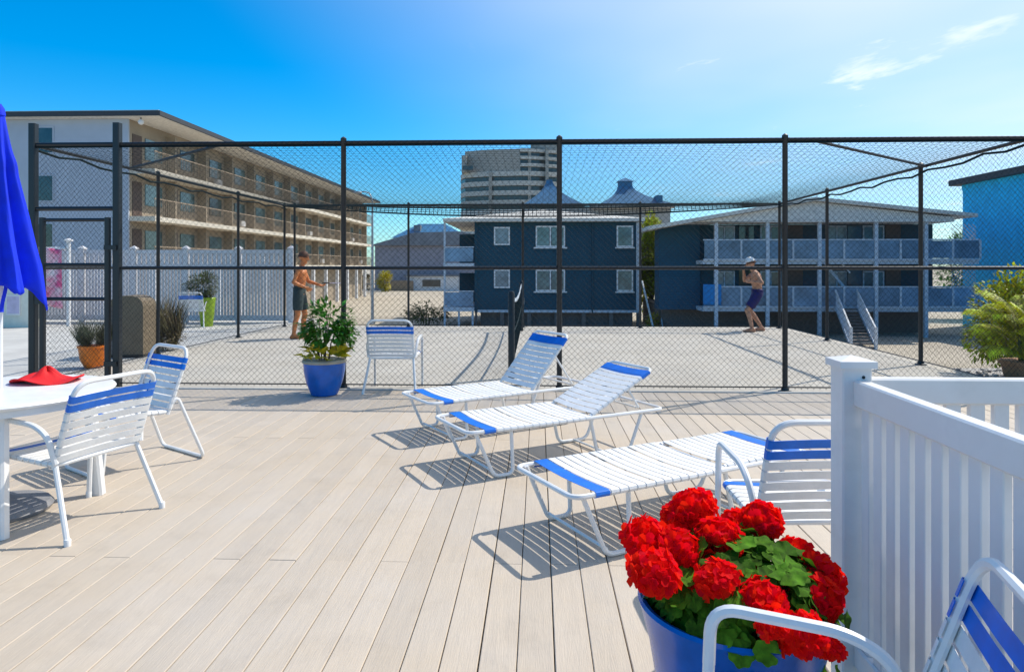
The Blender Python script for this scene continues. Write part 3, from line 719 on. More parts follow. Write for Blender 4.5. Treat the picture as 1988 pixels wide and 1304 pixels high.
def petal(mb, p, n, size):
    a = n.cross(Vector((0.3, 0.7, 0.2)))
    if a.length < .05: a = n.cross(Vector((1, 0, 0)))
    a.normalize(); b = n.cross(a); ro = rnd.uniform(0, 6.28)
    for k in range(5):
        th = ro + k*1.2566; d = a*math.cos(th) + b*math.sin(th); e = a*math.cos(th+1.57) + b*math.sin(th+1.57)
        lift = rnd.uniform(0.1, 0.5)
        mb.add([p, p + d*size*0.55 + e*size*0.42 + n*size*lift*.5, p + d*size*0.95 + e*size*0.34 + n*size*lift*.7, p + d*size*1.05 + n*size*lift*.55, p + d*size*0.95 - e*size*0.34 + n*size*lift*.8, p + d*size*0.55 - e*size*0.42 + n*size*lift*.5, p + d*size*0.6 + n*size*lift*.2],
               [(0,1,6),(1,2,6),(2,3,6),(3,4,6),(4,5,6),(5,0,6)])
def bloom(rad, n=38):
    mb = MB()
    for i in range(n):
        z = 1 - 1.55*(i + .5)/n; r = math.sqrt(max(0, 1 - z*z)); a = i*2.399 + rnd.uniform(-.2, .2)
        nr = Vector((r*math.cos(a), r*math.sin(a), z)); k = rnd.uniform(0.78, 1.04)
        petal(mb, Vector((nr.x*rad*k, nr.y*rad*k, nr.z*rad*0.85*k)), (nr + rv()*0.4).normalized(), rad*0.50)
    mb.ball((0,0,0), (rad*0.72, rad*0.72, rad*0.6), 10, 7)
    me = mb.mesh('flower_head', False, False); me.materials.append(petal_m); return me
blm = [bloom(1.0) for i in range(4)]
def put_bloom(u, v, dep, rpx, small=False):
    x, y = Q(u, dep); z = Zt(v, dep); r = 0.92*rpx*dep/F
    o = link(rnd.choice(blm), 'flower_head', None, t); o.location = (x - gx, y - gy, z); o.scale = (r, r, r*rnd.uniform(.88, 1.05))
    o.rotation_euler = (rnd.uniform(-.3, .3) + 0.25, rnd.uniform(-.3, .3), rnd.uniform(0, 6.28))
    c = Vector((x - gx, y - gy, z)); b = Vector((c.x*0.4, c.y*0.4, 0.5))
    MB().tube([b, (b + c)/2 + Vector((0,0,0.02)), c], 0.0035, 6).build('flower_stalk', leaf_olive, t, True)
for u, v, dp, rp in ((1345, 995, 2.14, 45), (1308, 1003, 2.2, 25), (1254, 1048, 2.05, 44), (1322, 1065, 1.98, 42), (1395, 1050, 2.0, 44), (1268, 1112, 1.88, 48),
                 (1390, 1128, 1.85, 44), (1480, 1010, 2.1, 38), (1545, 1080, 2.06, 36), (1588, 1118, 1.98, 46), (1590, 1160, 1.88, 46), (1478, 1165, 1.80, 47),
                 (1558, 1235, 1.72, 46), (1612, 1262, 1.74, 26), (1500, 1215, 1.70, 30), (1455, 1104, 1.98, 16), (1525, 1130, 2.12, 30), (1425, 1020, 2.22, 30), (1370, 1095, 2.08, 34)):
    put_bloom(u, v, dp, rp)
# potted palm outside the right fence
def frond(L, n=26, droop=0.8):
    mb = MB(); pts = [Vector((L*t*math.cos(0.9*(1-t*droop)), 0, L*t*math.sin(1.15*(1 - t*droop)))) for t in [i/12 for i in range(13)]]
    mb.tube(pts, 0.010, 5, r2=0.003)
    for i in range(n):
        tt = 0.15 + 0.85*i/n; k = min(11, int(tt*12)); p = pts[k].lerp(pts[k+1], tt*12 - k); d = (pts[k+1] - pts[k]).normalized()
        for s in (-1, 1):
            leafquad(mb, p, d*0.6 + Vector((0, s, -0.15)), Vector((0,0,1)), L*0.42*(1 - 0.55*abs(tt-0.45)), 0.040, 0.1, 0.35)
    return mb
px_, py_ = Q(1990, 9.35); t = thing('potted_palm', 'yellow green palm in a terracotta tub outside the right fence', 'potted palm', (px_, py_, -0.06))
MB().lathe([(0.20, 0), (0.24, 0.02), (0.28, 0.20), (0.31, 0.20), (0.31, 0.25), (0.26, 0.25)], 28).build('pot', terracotta, t, True)
MB().lathe([(0.05, .22), (0.26, 0.225), (0.02, .235)], 20).build('soil', soil, t)
fm = [frond(0.78, 22, 0.6), frond(0.86, 22, 0.75), frond(0.66, 20, 0.4)]
fme = [f.mesh('frond', False, False) for f in fm]
for me in fme: me.materials.append(leaf_palm)
for i in range(30):
    o = link(fme[i % 3], 'frond', None, t); a = i*2.399; o.location = (0.06*math.cos(a), 0.06*math.sin(a), 0.24 + 0.55*(i % 5)/5)
    s = rnd.uniform(.6, .92); o.scale = (s, s, s); o.rotation_euler = (rnd.uniform(-.15, .15), rnd.uniform(-.55, .15), a)
for i in range(4):
    a = i*1.6; MB().tube([(0.06*math.cos(a), .06*math.sin(a), 0.2), (0.09*math.cos(a), .09*math.sin(a), 0.85)], 0.028, 8, r2=0.018).build('cane', leaf_olive, t, True)
# grass in orange pot, seen through the gate
def grass(mb, n, r, h, spread, w=0.012, z0=0.0):
    for i in range(n):
        a = rnd.uniform(0, 6.28); rr = r*math.sqrt(rnd.random()); p = Vector((rr*math.cos(a), rr*math.sin(a), z0))
        d = Vector((math.cos(a)*spread*rnd.random(), math.sin(a)*spread*rnd.random(), 1)) + rv()*0.15
        leafquad(mb, p, d, Vector((math.cos(a+1.5), math.sin(a+1.5), .1)), h*rnd.uniform(.5, 1.05), w, 0.1, rnd.uniform(0, .3))
pp = P(182, 712); t = thing('potted_grass', 'grey green grass in a bright orange pot behind the gate', 'potted plant', (pp.x, pp.y, -0.012))
pot(t, [(0.10, 0), (0.12, 0.01), (0.18, 0.14), (0.20, 0.30), (0.215, 0.30), (0.215, 0.33), (0.19, 0.33)], pot_orange, None, 0.30, 0.185, 28)
gm = MB(); grass(gm, 800, 0.17, 0.46, 0.6, 0.006, 0.29); tag(gm.build('foliage', leaf_grey, t, fix=False), kind='stuff')
# lime pot with round shrub and a chair against the vinyl fence
pp = P(392, 634); t = thing('potted_shrub', 'round dark shrub in a tall lime green pot before the white fence', 'potted plant', (pp.x, pp.y + 0.25, -0.012))
MB().lathe([(0.13, 0), (0.14, 0.01), (0.20, 0.62), (0.215, 0.70), (0.20, 0.72), (0.185, 0.70)], 28).build('pot', pot_lime, t, True)
MB().tube([(0,0,0.69), (-0.05,0,0.9)], 0.03, 6).build('stem', bark, t)
fo = MB(); leaf_mass(fo, (-0.10, 0, 0.99), (0.36, 0.33, 0.32), 1500, 0.10, 0.03, 16, 0.45); tag(fo.build('foliage', leaf_olive, t, fix=False), kind='stuff')
pp = P(374, 634); strap_chair('small far strap chair standing before the lime green pot', (pp.x, pp.y + 0.1, -0.012), R(12), 'white and blue strap chairs on the deck')
pp = P(418, 618); t = thing('flower_clump', 'yellow green leafy clump at the foot of the white fence', 'plant', (pp.x, pp.y - 0.5, -0.012))
fo = MB(); leaf_mass(fo, (0, 0, 0.28), (0.24, 0.2, 0.26), 500, 0.10, 0.05, 10, 0.5); tag(fo.build('foliage', leaf_yel, t, fix=False), kind='stuff')
MB().tube([(0,0,0), (0.02,0,0.3)], 0.02, 6).build('stem', bark, t)
# brown bin and dry grass behind the left fence
pp = P(270, 690); t = thing('litter_bin', 'brown waste bin with rounded top behind the left side fence', 'bin', (pp.x - 0.14, pp.y + 0.05, -0.012), R(8))
pr = [(-0.27, 0), (0.27, 0), (0.27, 0.84), (0.25, 0.92), (0.19, 0.98), (0.08, 1.01), (-0.08, 1.01), (-0.19, 0.98), (-0.25, 0.92), (-0.27, 0.84)]
MB().prism(pr, 'y', -0.25, 0.25).build('body', bin_m, t)
MB().box(-0.262, -0.2, -0.256, -0.2505, 0.06, 0.83).build('corner_trim', stilt_m, t)
MB().box(-0.275, 0.275, -0.258, 0.258, 0.0, 0.05).build('plinth', dark_m, t)
pp = P(322, 680); t = thing('dry_grass', 'clump of dry brown grass stalks beside the brown bin', 'plant', (pp.x - 0.10, pp.y + 0.15, -0.012))
gm = MB(); grass(gm, 700, 0.17, 1.0, 0.38, 0.008); tag(gm.build('foliage', leaf_dry, t, fix=False), kind='stuff')
gm = MB(); leaf_mass(gm, (0.12, -.05, 0.2), (0.22, 0.2, 0.2), 400, 0.08, 0.03); tag(gm.build('low_leaves', leaf_dry, t, fix=False), kind='stuff')

# ------------------------------------------------------------------ vinyl fence, pool hut, towel at far left
VY = 17.9
vx0, vx1 = at_y(60, VY), at_y(566, VY)
vf = thing('vinyl_fence', 'tall white vinyl picket fence behind the left side of the court', 'fence', (vx0, VY, -0.012))
L = vx1 - vx0; nsp = 5; FH = 1.93
for i in range(nsp + 1):
    x = L*i/nsp
    MB().bar((x, 0, 0), (x, 0, FH + 0.02), 0.13, 0.13, 0.008).build('post', vinyl_far, vf)
    MB().add([(x-.085,-.085,FH+.021),(x+.085,-.085,FH+.021),(x+.085,.085,FH+.021),(x-.085,.085,FH+.021),(x-.085,-.085,FH+.05),(x+.085,-.085,FH+.05),(x+.085,.085,FH+.05),(x-.085,.085,FH+.05),(x,0,FH+.12)],
       [(3,2,1,0),(0,1,5,4),(1,2,6,5),(2,3,7,6),(3,0,4,7),(4,5,8),(5,6,8),(6,7,8),(7,4,8)]).build('post_cap', vinyl_far, vf)
for i in range(nsp):
    a, b = L*i/nsp + 0.066, L*(i+1)/nsp - 0.066
    for z, h, nmz in ((FH - 0.05, 0.10, 'top_rail'), (FH - 0.42, 0.10, 'middle_rail'), (0.12, 0.14, 'bottom_rail')):
        MB().bar((a, 0, z), (b, 0, z), 0.05, h, 0.004).build(nmz, vinyl_far, vf)
    p = MB(); x = a + 0.03
    while x < b - 0.02:
        p.box(x, x + 0.06, -0.012, 0.012, 0.191, FH - 0.471); x += 0.085
    tag(p.build('pickets', vinyl_far, vf), kind='stuff')
    p = MB(); x = a + 0.03
    while x < b - 0.02:
        p.box(x, x + 0.10, -0.012, 0.012, FH - 0.369, FH - 0.101); x += 0.125
    tag(p.build('accent_pickets', vinyl_far, vf), kind='stuff')
hx_ = at_y(62, 16.2)
hut = thing('garden_wall', 'cream rendered wall at the far left edge behind the umbrella', 'wall', (hx_, 16.2, -0.012))
MB().box(-5.5, 0, 0, 0.25, 0, 0.95).build('wall', cream, hut)
MB().box(-5.53, 0.03, -0.03, 0.28, 0.951, 1.02).build('coping', trim_w, hut)
MB().box(-0.62, -0.28, -0.03, -0.003, 0.30, 0.80).build('notice_board', trim_w, hut)
MB().box(-0.60, -0.30, -0.036, -0.031, 0.34, 0.76).build('notice', mat('notice_paper', (0.55, 0.50, 0.66), 0.8), hut)
tw = thing('towel_rack', 'white pipe rail with a round end plate left of the picket fence', 'rail', (at_y(112, 16.6), 16.6, -0.012))
MB().tube([(-0.75, 0, 1.93), (0.22, 0, 1.93)], 0.045, 10).build('pipe', vinyl, tw, True)
MB().tube([(0.28, 0, 0.0), (0.28, 0, 2.12)], 0.05, 10).build('post', vinyl, tw, True)
MB().lathe([(0.02, 2.10), (0.10, 2.12), (0.10, 2.15), (0.02, 2.19)], 16, (0.28, 0, 0)).build('finial', vinyl, tw, True)
MB().tube([(-0.70, 0, 0.0), (-0.70, 0, 1.93)], 0.045, 10).build('post', vinyl, tw, True)
bt_ = MB().grid(lambda a, b: (at_y(112, 16.6) - 0.45 + 0.62*a, 16.55 - 0.02 + 0.03*math.sin(a*11 + b*2), 1.90 - 1.45*b + 0.03*math.sin(a*4)), 30, 20).build('beach_towel', towel_m, None, True); thick(bt_, 0.01)
tag(bt_, 'pink and white patterned beach towel hanging from the white pipe rail', 'towel')

# ------------------------------------------------------------------ people
def solid_mesh(mb, name, vox, m, smooth=4):
    o = mb.build(name, m); md = o.modifiers.new('r', 'REMESH'); md.mode = 'VOXEL'; md.voxel_size = vox
    ms = o.modifiers.new('s', 'SMOOTH'); ms.iterations = smooth; ms.factor = 0.5
    dg = bpy.context.evaluated_depsgraph_get(); me = bpy.data.meshes.new_from_object(o.evaluated_get(dg))
    me.polygons.foreach_set('use_smooth', [True]*len(me.polygons)); old = o.data; bpy.data.objects.remove(o); bpy.data.meshes.remove(old)
    if not me.materials: me.materials.append(m)
    me.name = name
    return me
def hand(mb, wrist, d, palm_n):
    d = d.normalized(); n = palm_n - d*palm_n.dot(d); n.normalize(); s = d.cross(n)
    mb.limb(wrist, wrist + d*0.04, 0.027, 0.030, 8)
    for k, (o, l) in enumerate(((-0.032, .07), (-0.011, .082), (0.011, .078), (0.031, .062))):
        a = wrist + d*0.02 + s*o*0.9; b = wrist + d*0.085 + s*o; c = b + d*l*0.45 + n*l*0.30; e = c + d*l*0.12 + n*l*0.42
        mb.limb(a, b, 0.013, 0.011, 8); mb.limb(b, c, 0.0105, 0.0095, 8); mb.limb(c, e, 0.0095, 0.0085, 8)
    a = wrist + d*0.03 - s*0.03; b = a - s*0.035 + d*0.03 + n*0.01; c = b + d*0.035 + n*0.02
    mb.limb(a, b, 0.014, 0.012, 8); mb.limb(b, c, 0.0115, 0.010, 8)
def foot(mb, an, d):
    an = Vector(an); d = Vector(d).normalized()
    heel = Vector((an.x, an.y, 0.035)) - d*0.045; ball = Vector((an.x, an.y, 0.032)) + d*0.13; toe = Vector((an.x, an.y, 0.022)) + d*0.19
    mb.limb(an, heel, 0.042, 0.036); mb.limb(an, ball, 0.042, 0.034); mb.limb(heel, ball, 0.036, 0.036); mb.limb(ball, toe, 0.034, 0.022)
def person(label, loc, rz, J, skin, shorts, headtilt, cap=None, panel=None):
    """J: joints in local space, x forward, y left, z up."""
    V = {k: Vector(v) for k, v in J.items()}
    t = thing('person', label, 'person', loc, rz, 'players on the court')
    b = MB()
    pel, ch, nk, hd = V['pelvis'], V['chest'], V['neck'], V['head']
    fw = Vector((1, 0, 0))
    lat = Vector((0, 1, 0)); upv = (ch - pel).normalized()
    b.ball(pel, (0.115, 0.165, 0.12), 16, 12)
    for k in range(7):
        tt = k/6; p = pel.lerp(ch, tt); wx = 0.150 - 0.018*math.sin(math.pi*tt) + 0.012*tt
        b.ball(p, (0.100 + 0.022*tt, wx, 0.09), 16, 10)
    b.ball(ch + upv*0.07 + fw*0.008, (0.118, 0.172, 0.12), 16, 12)
    b.limb(V['shL'], V['shR'], 0.062, 0.062); b.limb(ch + upv*0.12, nk, 0.085, 0.056); b.limb(nk, hd - Vector((0,0,0.05)), 0.055, 0.054)
    for s in 'LR':
        sh, el, wr = V['sh'+s], V['el'+s], V['wr'+s]
        b.ball(sh, 0.062); b.limb(sh, el, 0.052, 0.038); b.limb(el, el.lerp(wr, .35), 0.039, 0.039); b.limb(el.lerp(wr, .35), wr, 0.039, 0.026)
        hand(b, wr, (wr - el), V.get('pn'+s, Vector((0, 0, 1))))
        hp, kn, an = V['hip'+s], V['kn'+s], V['an'+s]
        b.limb(hp, kn, 0.088, 0.056); b.ball(kn, 0.057); cf = kn.lerp(an, 0.33) - fw*0.014
        b.limb(kn, cf, 0.052, 0.056); b.limb(cf, an, 0.055, 0.038); foot(b, an, V.get('ft'+s, fw))
    # head
    hm = Matrix.Translation(hd) @ Matrix.Rotation(headtilt, 4, 'Y')
    hb_ = MB(); hb_.ball((0, 0, 0.02), (0.098, 0.077, 0.105), 18, 14); hb_.ball((0.018, 0, -0.055), (0.063, 0.058, 0.062), 14, 10)
    hb_.limb((0.092, 0, 0.008), (0.112, 0, -0.022), 0.010, 0.014, 8); hb_.limb((0.085, -0.022, -0.062), (0.085, 0.022, -0.062), 0.010, 0.010, 8)
    hb_.ball((0.062, 0, -0.098), (0.026, 0.026, 0.02), 10, 8); hb_.limb((0.085, -0.035, 0.028), (0.085, 0.035, 0.028), 0.012, 0.012, 8)
    for s in (-1, 1): hb_.ball((-0.005, s*0.078, -0.008), (0.022, 0.012, 0.034), 10, 8)
    b.add([hm @ Vector(v) for v in hb_.v], hb_.f)
    link(solid_mesh(b, 'body', 0.0095, skin, 3), 'body', None, t)
    e = MB()
    for s in (-1, 1):
        c = hm @ Vector((0.086, s*0.032, 0.010)); e.ball(c, (0.010, 0.013, 0.008), 8, 6)
    e.build('eyes', eye_m, t, True)
    h = MB(); h.grid(lambda a, c: hm @ Vector((-0.012 + 0.104*math.cos(2*math.pi*a)*math.sin(c*1.72 + .001), 0.085*math.sin(2*math.pi*a)*math.sin(c*1.72 + .001),
            0.026 + 0.112*math.cos(c*1.72) + 0.02*max(0, -math.cos(2*math.pi*a))*-c)), 28, 10)
    o = h.build('hair', hair_m, t, True); thick(o, 0.012)
    if cap:
        c = MB(); c.grid(lambda a, q: hm @ Vector((0.106*math.cos(2*math.pi*a)*math.sin(q*1.5 + .001), 0.090*math.sin(2*math.pi*a)*math.sin(q*1.5 + .001), 0.040 + 0.115*math.cos(q*1.5))), 28, 8)
        o = c.build('cap', cap, t, True); thick(o, 0.012)
        c = MB(); c.grid(lambda a, q: hm @ Vector((0.095 + 0.085*q - 0.03*(2*a-1)**2, 0.063*(2*a-1)*(1-.12*q), 0.052 - 0.022*q)), 8, 4)
        o2 = c.build('peak', cap, o, True); thick(o2, 0.006)
    sb = MB(); wa = pel + upv*0.09
    sb.ball(pel + upv*0.03, (0.130, 0.182, 0.125), 16, 12)
    for s in 'LR':
        hp, kn = V['hip'+s], V['kn'+s]; en = hp.lerp(kn, 0.80)
        sb.limb(hp + Vector((0,0,.03)), hp.lerp(kn, .35), 0.108, 0.112); sb.tube([hp.lerp(kn, .3), en], 0.112, 14, r2=0.100)
    sm = solid_mesh(sb, 'shorts', 0.012, shorts, 3); so = link(sm, 'shorts', None, t)
    sb2 = MB(); sb2.tube([wa - upv*0.015, wa + upv*0.02], 0.10, 16)
    if panel:
        for s in 'R':
            hp, kn = V['hip'+s], V['kn'+s]; pm = MB()
            pm.grid(lambda a, q: hp.lerp(kn, 0.12 + 0.62*q) + Vector((0.04 + 0.05*(a - .5) - 0.05*q, -0.117 + 0.02*abs(a-.5) , 0)) if s == 'R' else Vector(), 4, 8)
            o = pm.build('side_panel', panel, so); thick(o, 0.006)
    for w_ in ('L', 'R'): pass
    MB().tube([(wa.x + 0.128*math.cos(a*.314159), wa.y + 0.180*math.sin(a*.314159), wa.z + 0.012*math.cos(a*.314159)) for a in range(20)], 0.014, 6, True).build('waistband', shorts, so, True)
    return t
pl = P(581, 656)
person('tanned player in dark shorts left of the court net, facing right', (pl.x, pl.y, -0.006), R(8), dict(
    pelvis=(0, 0, 0.97), chest=(0.03, 0, 1.27), neck=(0.055, 0, 1.50), head=(0.09, 0, 1.665),
    shL=(0.05, 0.185, 1.43), shR=(0.03, -0.185, 1.43), elL=(0.14, 0.235, 1.17), elR=(-0.06, -0.26, 1.16), wrL=(0.37, 0.15, 1.10), wrR=(0.17, -0.19, 1.05),
    pnL=(0, 0, 1), pnR=(0, 1, 0.3), hipL=(0.0, 0.095, 0.92), hipR=(0.0, -0.095, 0.92), knL=(0.09, 0.12, 0.50), knR=(-0.01, -0.11, 0.50),
    anL=(0.05, 0.13, 0.08), anR=(-0.09, -0.12, 0.08)), skin_tan, shorts_g, R(12))
pr_ = P(1466, 643)
person('player in white cap and navy shorts with bent knees right of the net, facing left', (pr_.x, pr_.y, -0.006), R(172), dict(
    pelvis=(-0.05, 0, 0.86), chest=(-0.03, 0, 1.17), neck=(0.04, 0, 1.39), head=(0.10, 0, 1.545),
    shL=(0.02, 0.19, 1.32), shR=(-0.01, -0.185, 1.33), elL=(-0.10, 0.30, 1.12), elR=(0.20, -0.23, 1.16), wrL=(0.12, 0.25, 1.14), wrR=(0.235, -0.10, 1.38),
    pnL=(0, -1, 0.2), pnR=(-1, 0.2, 0), hipL=(-0.04, 0.10, 0.82), hipR=(-0.04, -0.10, 0.82), knL=(0.20, 0.15, 0.50), knR=(0.10, -0.14, 0.48),
    anL=(0.09, 0.17, 0.08), anR=(-0.17, -0.16, 0.08)), skin_pale, shorts_n, R(14), cap_m, shorts_w)
pd = thing('paddle', 'pale paddle held out by the player left of the net', 'paddle', (pl.x + 0.475, pl.y + 0.22, 1.13), R(8))
fcp = MB()
fcp.prism([(0.30*0.5*math.cos(a*math.pi/12) + 0.22, 0.105*math.sin(a*math.pi/12)) for a in range(24)], 'z', -0.006, 0.006)
fcp.build('face', mat('paddle_face', (0.62, 0.50, 0.56), 0.5), pd)
MB().tube([(-0.06, 0, 0), (0.085, 0, 0)], 0.015, 8).build('grip', dark_m, pd, True)

# ------------------------------------------------------------------ left motel
mx1 = -21.9; my0 = 38.2; my1 = 90.0
mo = thing('motel_building', 'long four storey motel with open galleries and pale end wall, at left', 'building', (mx1, my0, GROUND))
g0 = -GROUND
RZ = 9.9 + g0
MB().box(-16, -1.5, 0, my1 - my0, 0, RZ).build('wall', motel_wall, mo)
MB().box(-16.02, -1.48, -0.12, -0.003, 0, RZ - 0.004).build('end_wall', stucco, mo)
slabs = [1.60 + g0, 4.35 + g0, 7.07 + g0]
ww = MB().box(-0.03, 0.03, -0.9, 0.9, 0, 1.25).mesh('window'); ww.materials.append(win_teal)
fw_ = MB().box(-0.045, -0.031, -0.96, 0.96, -0.06, 1.31).mesh('frame'); 
dd = MB().box(-0.03, 0.03, -0.45, 0.45, 0, 2.05).mesh('door'); dd.materials.append(door_dk)
cw = MB().box(-0.05, 0.05, -0.35, 0.35, 0, 1.5).mesh('window'); cw.materials.append(win_dark)
NB = 13; BL = (my1 - my0)/NB
for k, z in enumerate(slabs):
    MB().box(-1.495, 0.0, 0.02, my1 - my0, z - 0.28, z).build('gallery_slab', motel_slab, mo)
    rl_ = MB(); rl_.box(-0.08, -0.03, 0.05, my1 - my0 - .05, z + 0.98, z + 1.05)
    y = 0.1
    while y < my1 - my0: rl_.box(-0.065, -0.045, y, y + 0.03, z + 0.001, z + 0.979); y += 0.20
    tag(rl_.build('railing', rail_brown, mo), kind='stuff')
    for i in range(NB):
        yb_ = i*BL
        o = link(dd, 'door', None, mo); o.location = (-1.49, yb_ + 0.75, z + 0.003)
        o = link(ww, 'window', None, mo); o.location = (-1.48, yb_ + 2.45, z + 0.75)
        if (i*7 + k*3) % 4 == 0:
            MB().box(-1.44, -1.15, yb_ + 2.1, yb_ + 2.8, z + 0.25, z + 0.66).build('air_conditioner', trim_w, mo)
        MB().box(-1.495, -0.9, yb_ + BL - 0.12, yb_ + BL + 0.06, z + 0.002, (slabs + [RZ])[k+1] - 0.285).build('bay_divider', motel_wall, mo)
for i in range(NB + 1):
    MB().box(-0.35, -0.05, i*BL - (0.32 if i == NB else -0.05), i*BL + (0.02 if i == NB else 0.35), 0, slabs[0] - 0.285).build('column', trim_w, mo)
rf = MB().box(-17, 0.75, -0.8, my1 - my0 + 0.8, RZ + 0.03, RZ + 0.30).build('roof', fascia_dk, mo)
MB().box(-16.9, 0.65, -0.7, my1 - my0 + 0.7, RZ + 0.004, RZ + 0.027).build('soffit', soffit, mo)
MB().box(-16.9, 0.60, -0.68, my1 - my0 + 0.68, RZ + 0.301, RZ + 0.36).build('roof_gravel', roof_pale, rf)
for zc in (8.0, 5.25, 2.5, 9.3 - 12.4 + 3.0):
    wx = at_y(90, my0) - mx1
    if zc < 0: continue
    f_ = MB().box(wx - 0.55, wx + 0.55, -0.16, -0.121, zc + g0 - 0.1, zc + g0 + 1.5).build('window_frame', stucco, mo)
    MB().box(wx - 0.46, wx + 0.46, -0.175, -0.161, zc + g0, zc + g0 + 1.4).build('pane', win_dark, f_)
MB().ball((-0.6, -0.35, RZ - 0.25), 0.16).build('lamp_globe', trim_w, mo, True)
MB().tube([(-0.6, -0.35, RZ - 0.15), (-0.6, -0.35, RZ + 0.004)], 0.03, 6).build('lamp_stem', fascia_dk, mo)

# street lamp
lx_, ly_ = Q(723, 46); sl = thing('street_lamp', 'grey street lamp with a curved arm near the end of the motel', 'street lamp', (lx_, ly_, GROUND))
lz = Zt(372, 46) - GROUND
MB().tube([(0,0,0), (0,0,lz-0.9)], 0.11, 10, r2=0.06).build('pole', steel, sl, True)
MB().tube([(0.0,0,lz-0.92), (-0.03,0,lz-0.45), (-0.2,0,lz-0.12), (-0.5,0,lz), (-0.8,0,lz-0.04)], 0.05, 8, r2=0.035).build('arm', steel, sl, True)
MB().ball((-1.0, 0, lz-0.06), (0.30, 0.14, 0.09), 12, 8).build('lamp_head', steel, sl, True)
MB().lathe([(0.2, 0), (0.2, 0.25), (0.12, 0.3)], 10).build('base', steel, sl)

# ------------------------------------------------------------------ houses
def window(t, x0, x1, z0, z1, y, glassm, mull=0, fw=0.09, frame=trim_w):
    f = MB(); d = 0.06
    f.box(x0, x1, y - d, y - 0.003, z1 - fw, z1); f.box(x0, x1, y - d, y - 0.003, z0, z0 + fw)
    f.box(x0, x0 + fw, y - d, y - 0.003, z0 + fw + .001, z1 - fw - .001); f.box(x1 - fw, x1, y - d, y - 0.003, z0 + fw + .001, z1 - fw - .001)
    for k in range(mull):
        xm = x0 + (x1 - x0)*(k + 1)/(mull + 1); f.box(xm - fw/2, xm + fw/2, y - d, y - 0.003, z0 + fw + .001, z1 - fw - .001)
    w_ = f.build('window', frame, t)
    for k in range(mull + 1):
        a = x0 + (x1-x0)*k/(mull+1) + fw*0.8; b = x0 + (x1-x0)*(k+1)/(mull+1) - fw*0.8
        MB().box(a, b, y - 0.03, y - 0.004, z0 + fw*.8, z1 - fw*.8).build('pane', glassm, w_)
# navy house in the middle
HY = 43.0
hx0, hx1 = at_y(922, HY), at_y(1240, HY); zz = lambda v: Zt(v, HY + 0.2) - GROUND
nh = thing('navy_house', 'two storey navy blue house on stilts with white windows behind the court', 'house', (hx0, HY, GROUND))
W = hx1 - hx0; zb, ztop = zz(606), zz(432)
MB().box(0, W, 0, 11, zb, ztop).build('wall', navy_side, nh)
MB().box(-0.02, 0.16, -0.05, -0.003, zb, ztop).build('corner_board', navy_side, nh)
MB().box(W - 0.16, W + 0.02, -0.05, -0.003, zb, ztop - .004).build('corner_board', trim_b, nh)
MB().box(0.3, W - 0.3, 0.6, 10.5, 0, zb - 0.003).build('shade_block', stilt_m, nh)  # dark block standing in for the shaded void behind the stilts
for i in range(7):
    MB().box(W*i/6 - 0.12 + (0.12 if i == 0 else 0), W*i/6 + 0.12, 0.05, 0.29, 0, zb - 0.002).build('stilt', stilt_m, nh)
xs = lambda u: at_y(u, HY) - hx0
for v0, v1 in ((441, 476), (523, 559)): window(nh, xs(959), xs(990), zz(v1), zz(v0), 0, win_pale)
for v0, v1 in ((439, 480), (523, 565)): window(nh, xs(1040), xs(1097), zz(v1), zz(v0), 0, win_teal, 1)
for v0, v1 in ((439, 480), (523, 565)): window(nh, xs(1197), xs(1229), zz(v1), zz(v0), 0, win_teal)
for v in (480, 565):
    MB().box(xs(1036), xs(1101), -0.10, -0.061, zz(v) - 0.09, zz(v) - 0.004).build('sill', trim_w, nh)
    MB().box(xs(1194), xs(1232), -0.10, -0.061, zz(v) - 0.09, zz(v) - 0.004).build('sill', trim_w, nh)
MB().tube([(xs(1150), -0.05, zz(606)), (xs(1150), -0.05, ztop - .02)], 0.045, 8).build('downpipe', navy_side, nh)
MB().box(xs(1008), xs(1018), -0.14, -0.003, zz(590), zz(578)).build('meter_box', steel, nh)
MB().box(xs(988), xs(998), -0.12, -0.003, zz(571), zz(566)).build('dryer_vent', trim_w, nh)
MB().box(0.17, W - 0.17, -0.03, -0.003, zz(606), zz(601)).build('skirt_board', trim_b, nh)
ex0, ex1 = xs(862), xs(1250)
rfm = MB(); rz = ztop + 0.9
rfm.add([(ex0, -0.5, ztop + .02), (ex1, -0.5, ztop + .02), (ex1, 11.5, ztop + .02), (ex0, 11.5, ztop + .02), (ex0, -0.5, ztop + .22), (ex1, -0.5, ztop + .22), (ex1, 11.5, ztop + .22), (ex0, 11.5, ztop + .22), (W*0.42, 4.5, rz + 0.25), (W*0.5, 6.5, rz + 0.25)],
        [(3,2,1,0),(0,1,5,4),(1,2,6,5),(2,3,7,6),(3,0,4,7),(4,5,8),(5,6,9,8),(6,7,9),(7,4,8,9)])
rfm.build('roof', roof_pale, nh)
bx0, bx1 = xs(862), -0.03
for zf_, nmz in ((zz(596), 'porch_floor'), (zz(511), 'porch_floor')):
    MB().box(bx0, bx1, -0.3, 6, zf_ - 0.25, zf_).build(nmz, trim_b, nh)
    pf = MB().box(bx0 + 0.05, bx1, -0.27, -0.22, zf_ + 0.98, zf_ + 1.05).build('porch_rail', trim_b, nh)
    MB().box(bx0 + 0.10, bx1 - 0.05, -0.255, -0.235, zf_ + 0.1, zf_ + 0.95).build('porch_panel', panel_b, nh)
    MB().box(bx0 + 0.3, bx1 - 0.3, 5.9, 6.0, zf_ + .01, zf_ + 2.1).build('porch_screen', navy_side, nh)
for x in (bx0 + 0.07, (bx0 + bx1)/2, bx1 - 0.1):
    MB().box(x - 0.06, x + 0.06, -0.20, -0.08, 0, zz(596) - 0.253).build('stilt', trim_b, nh)
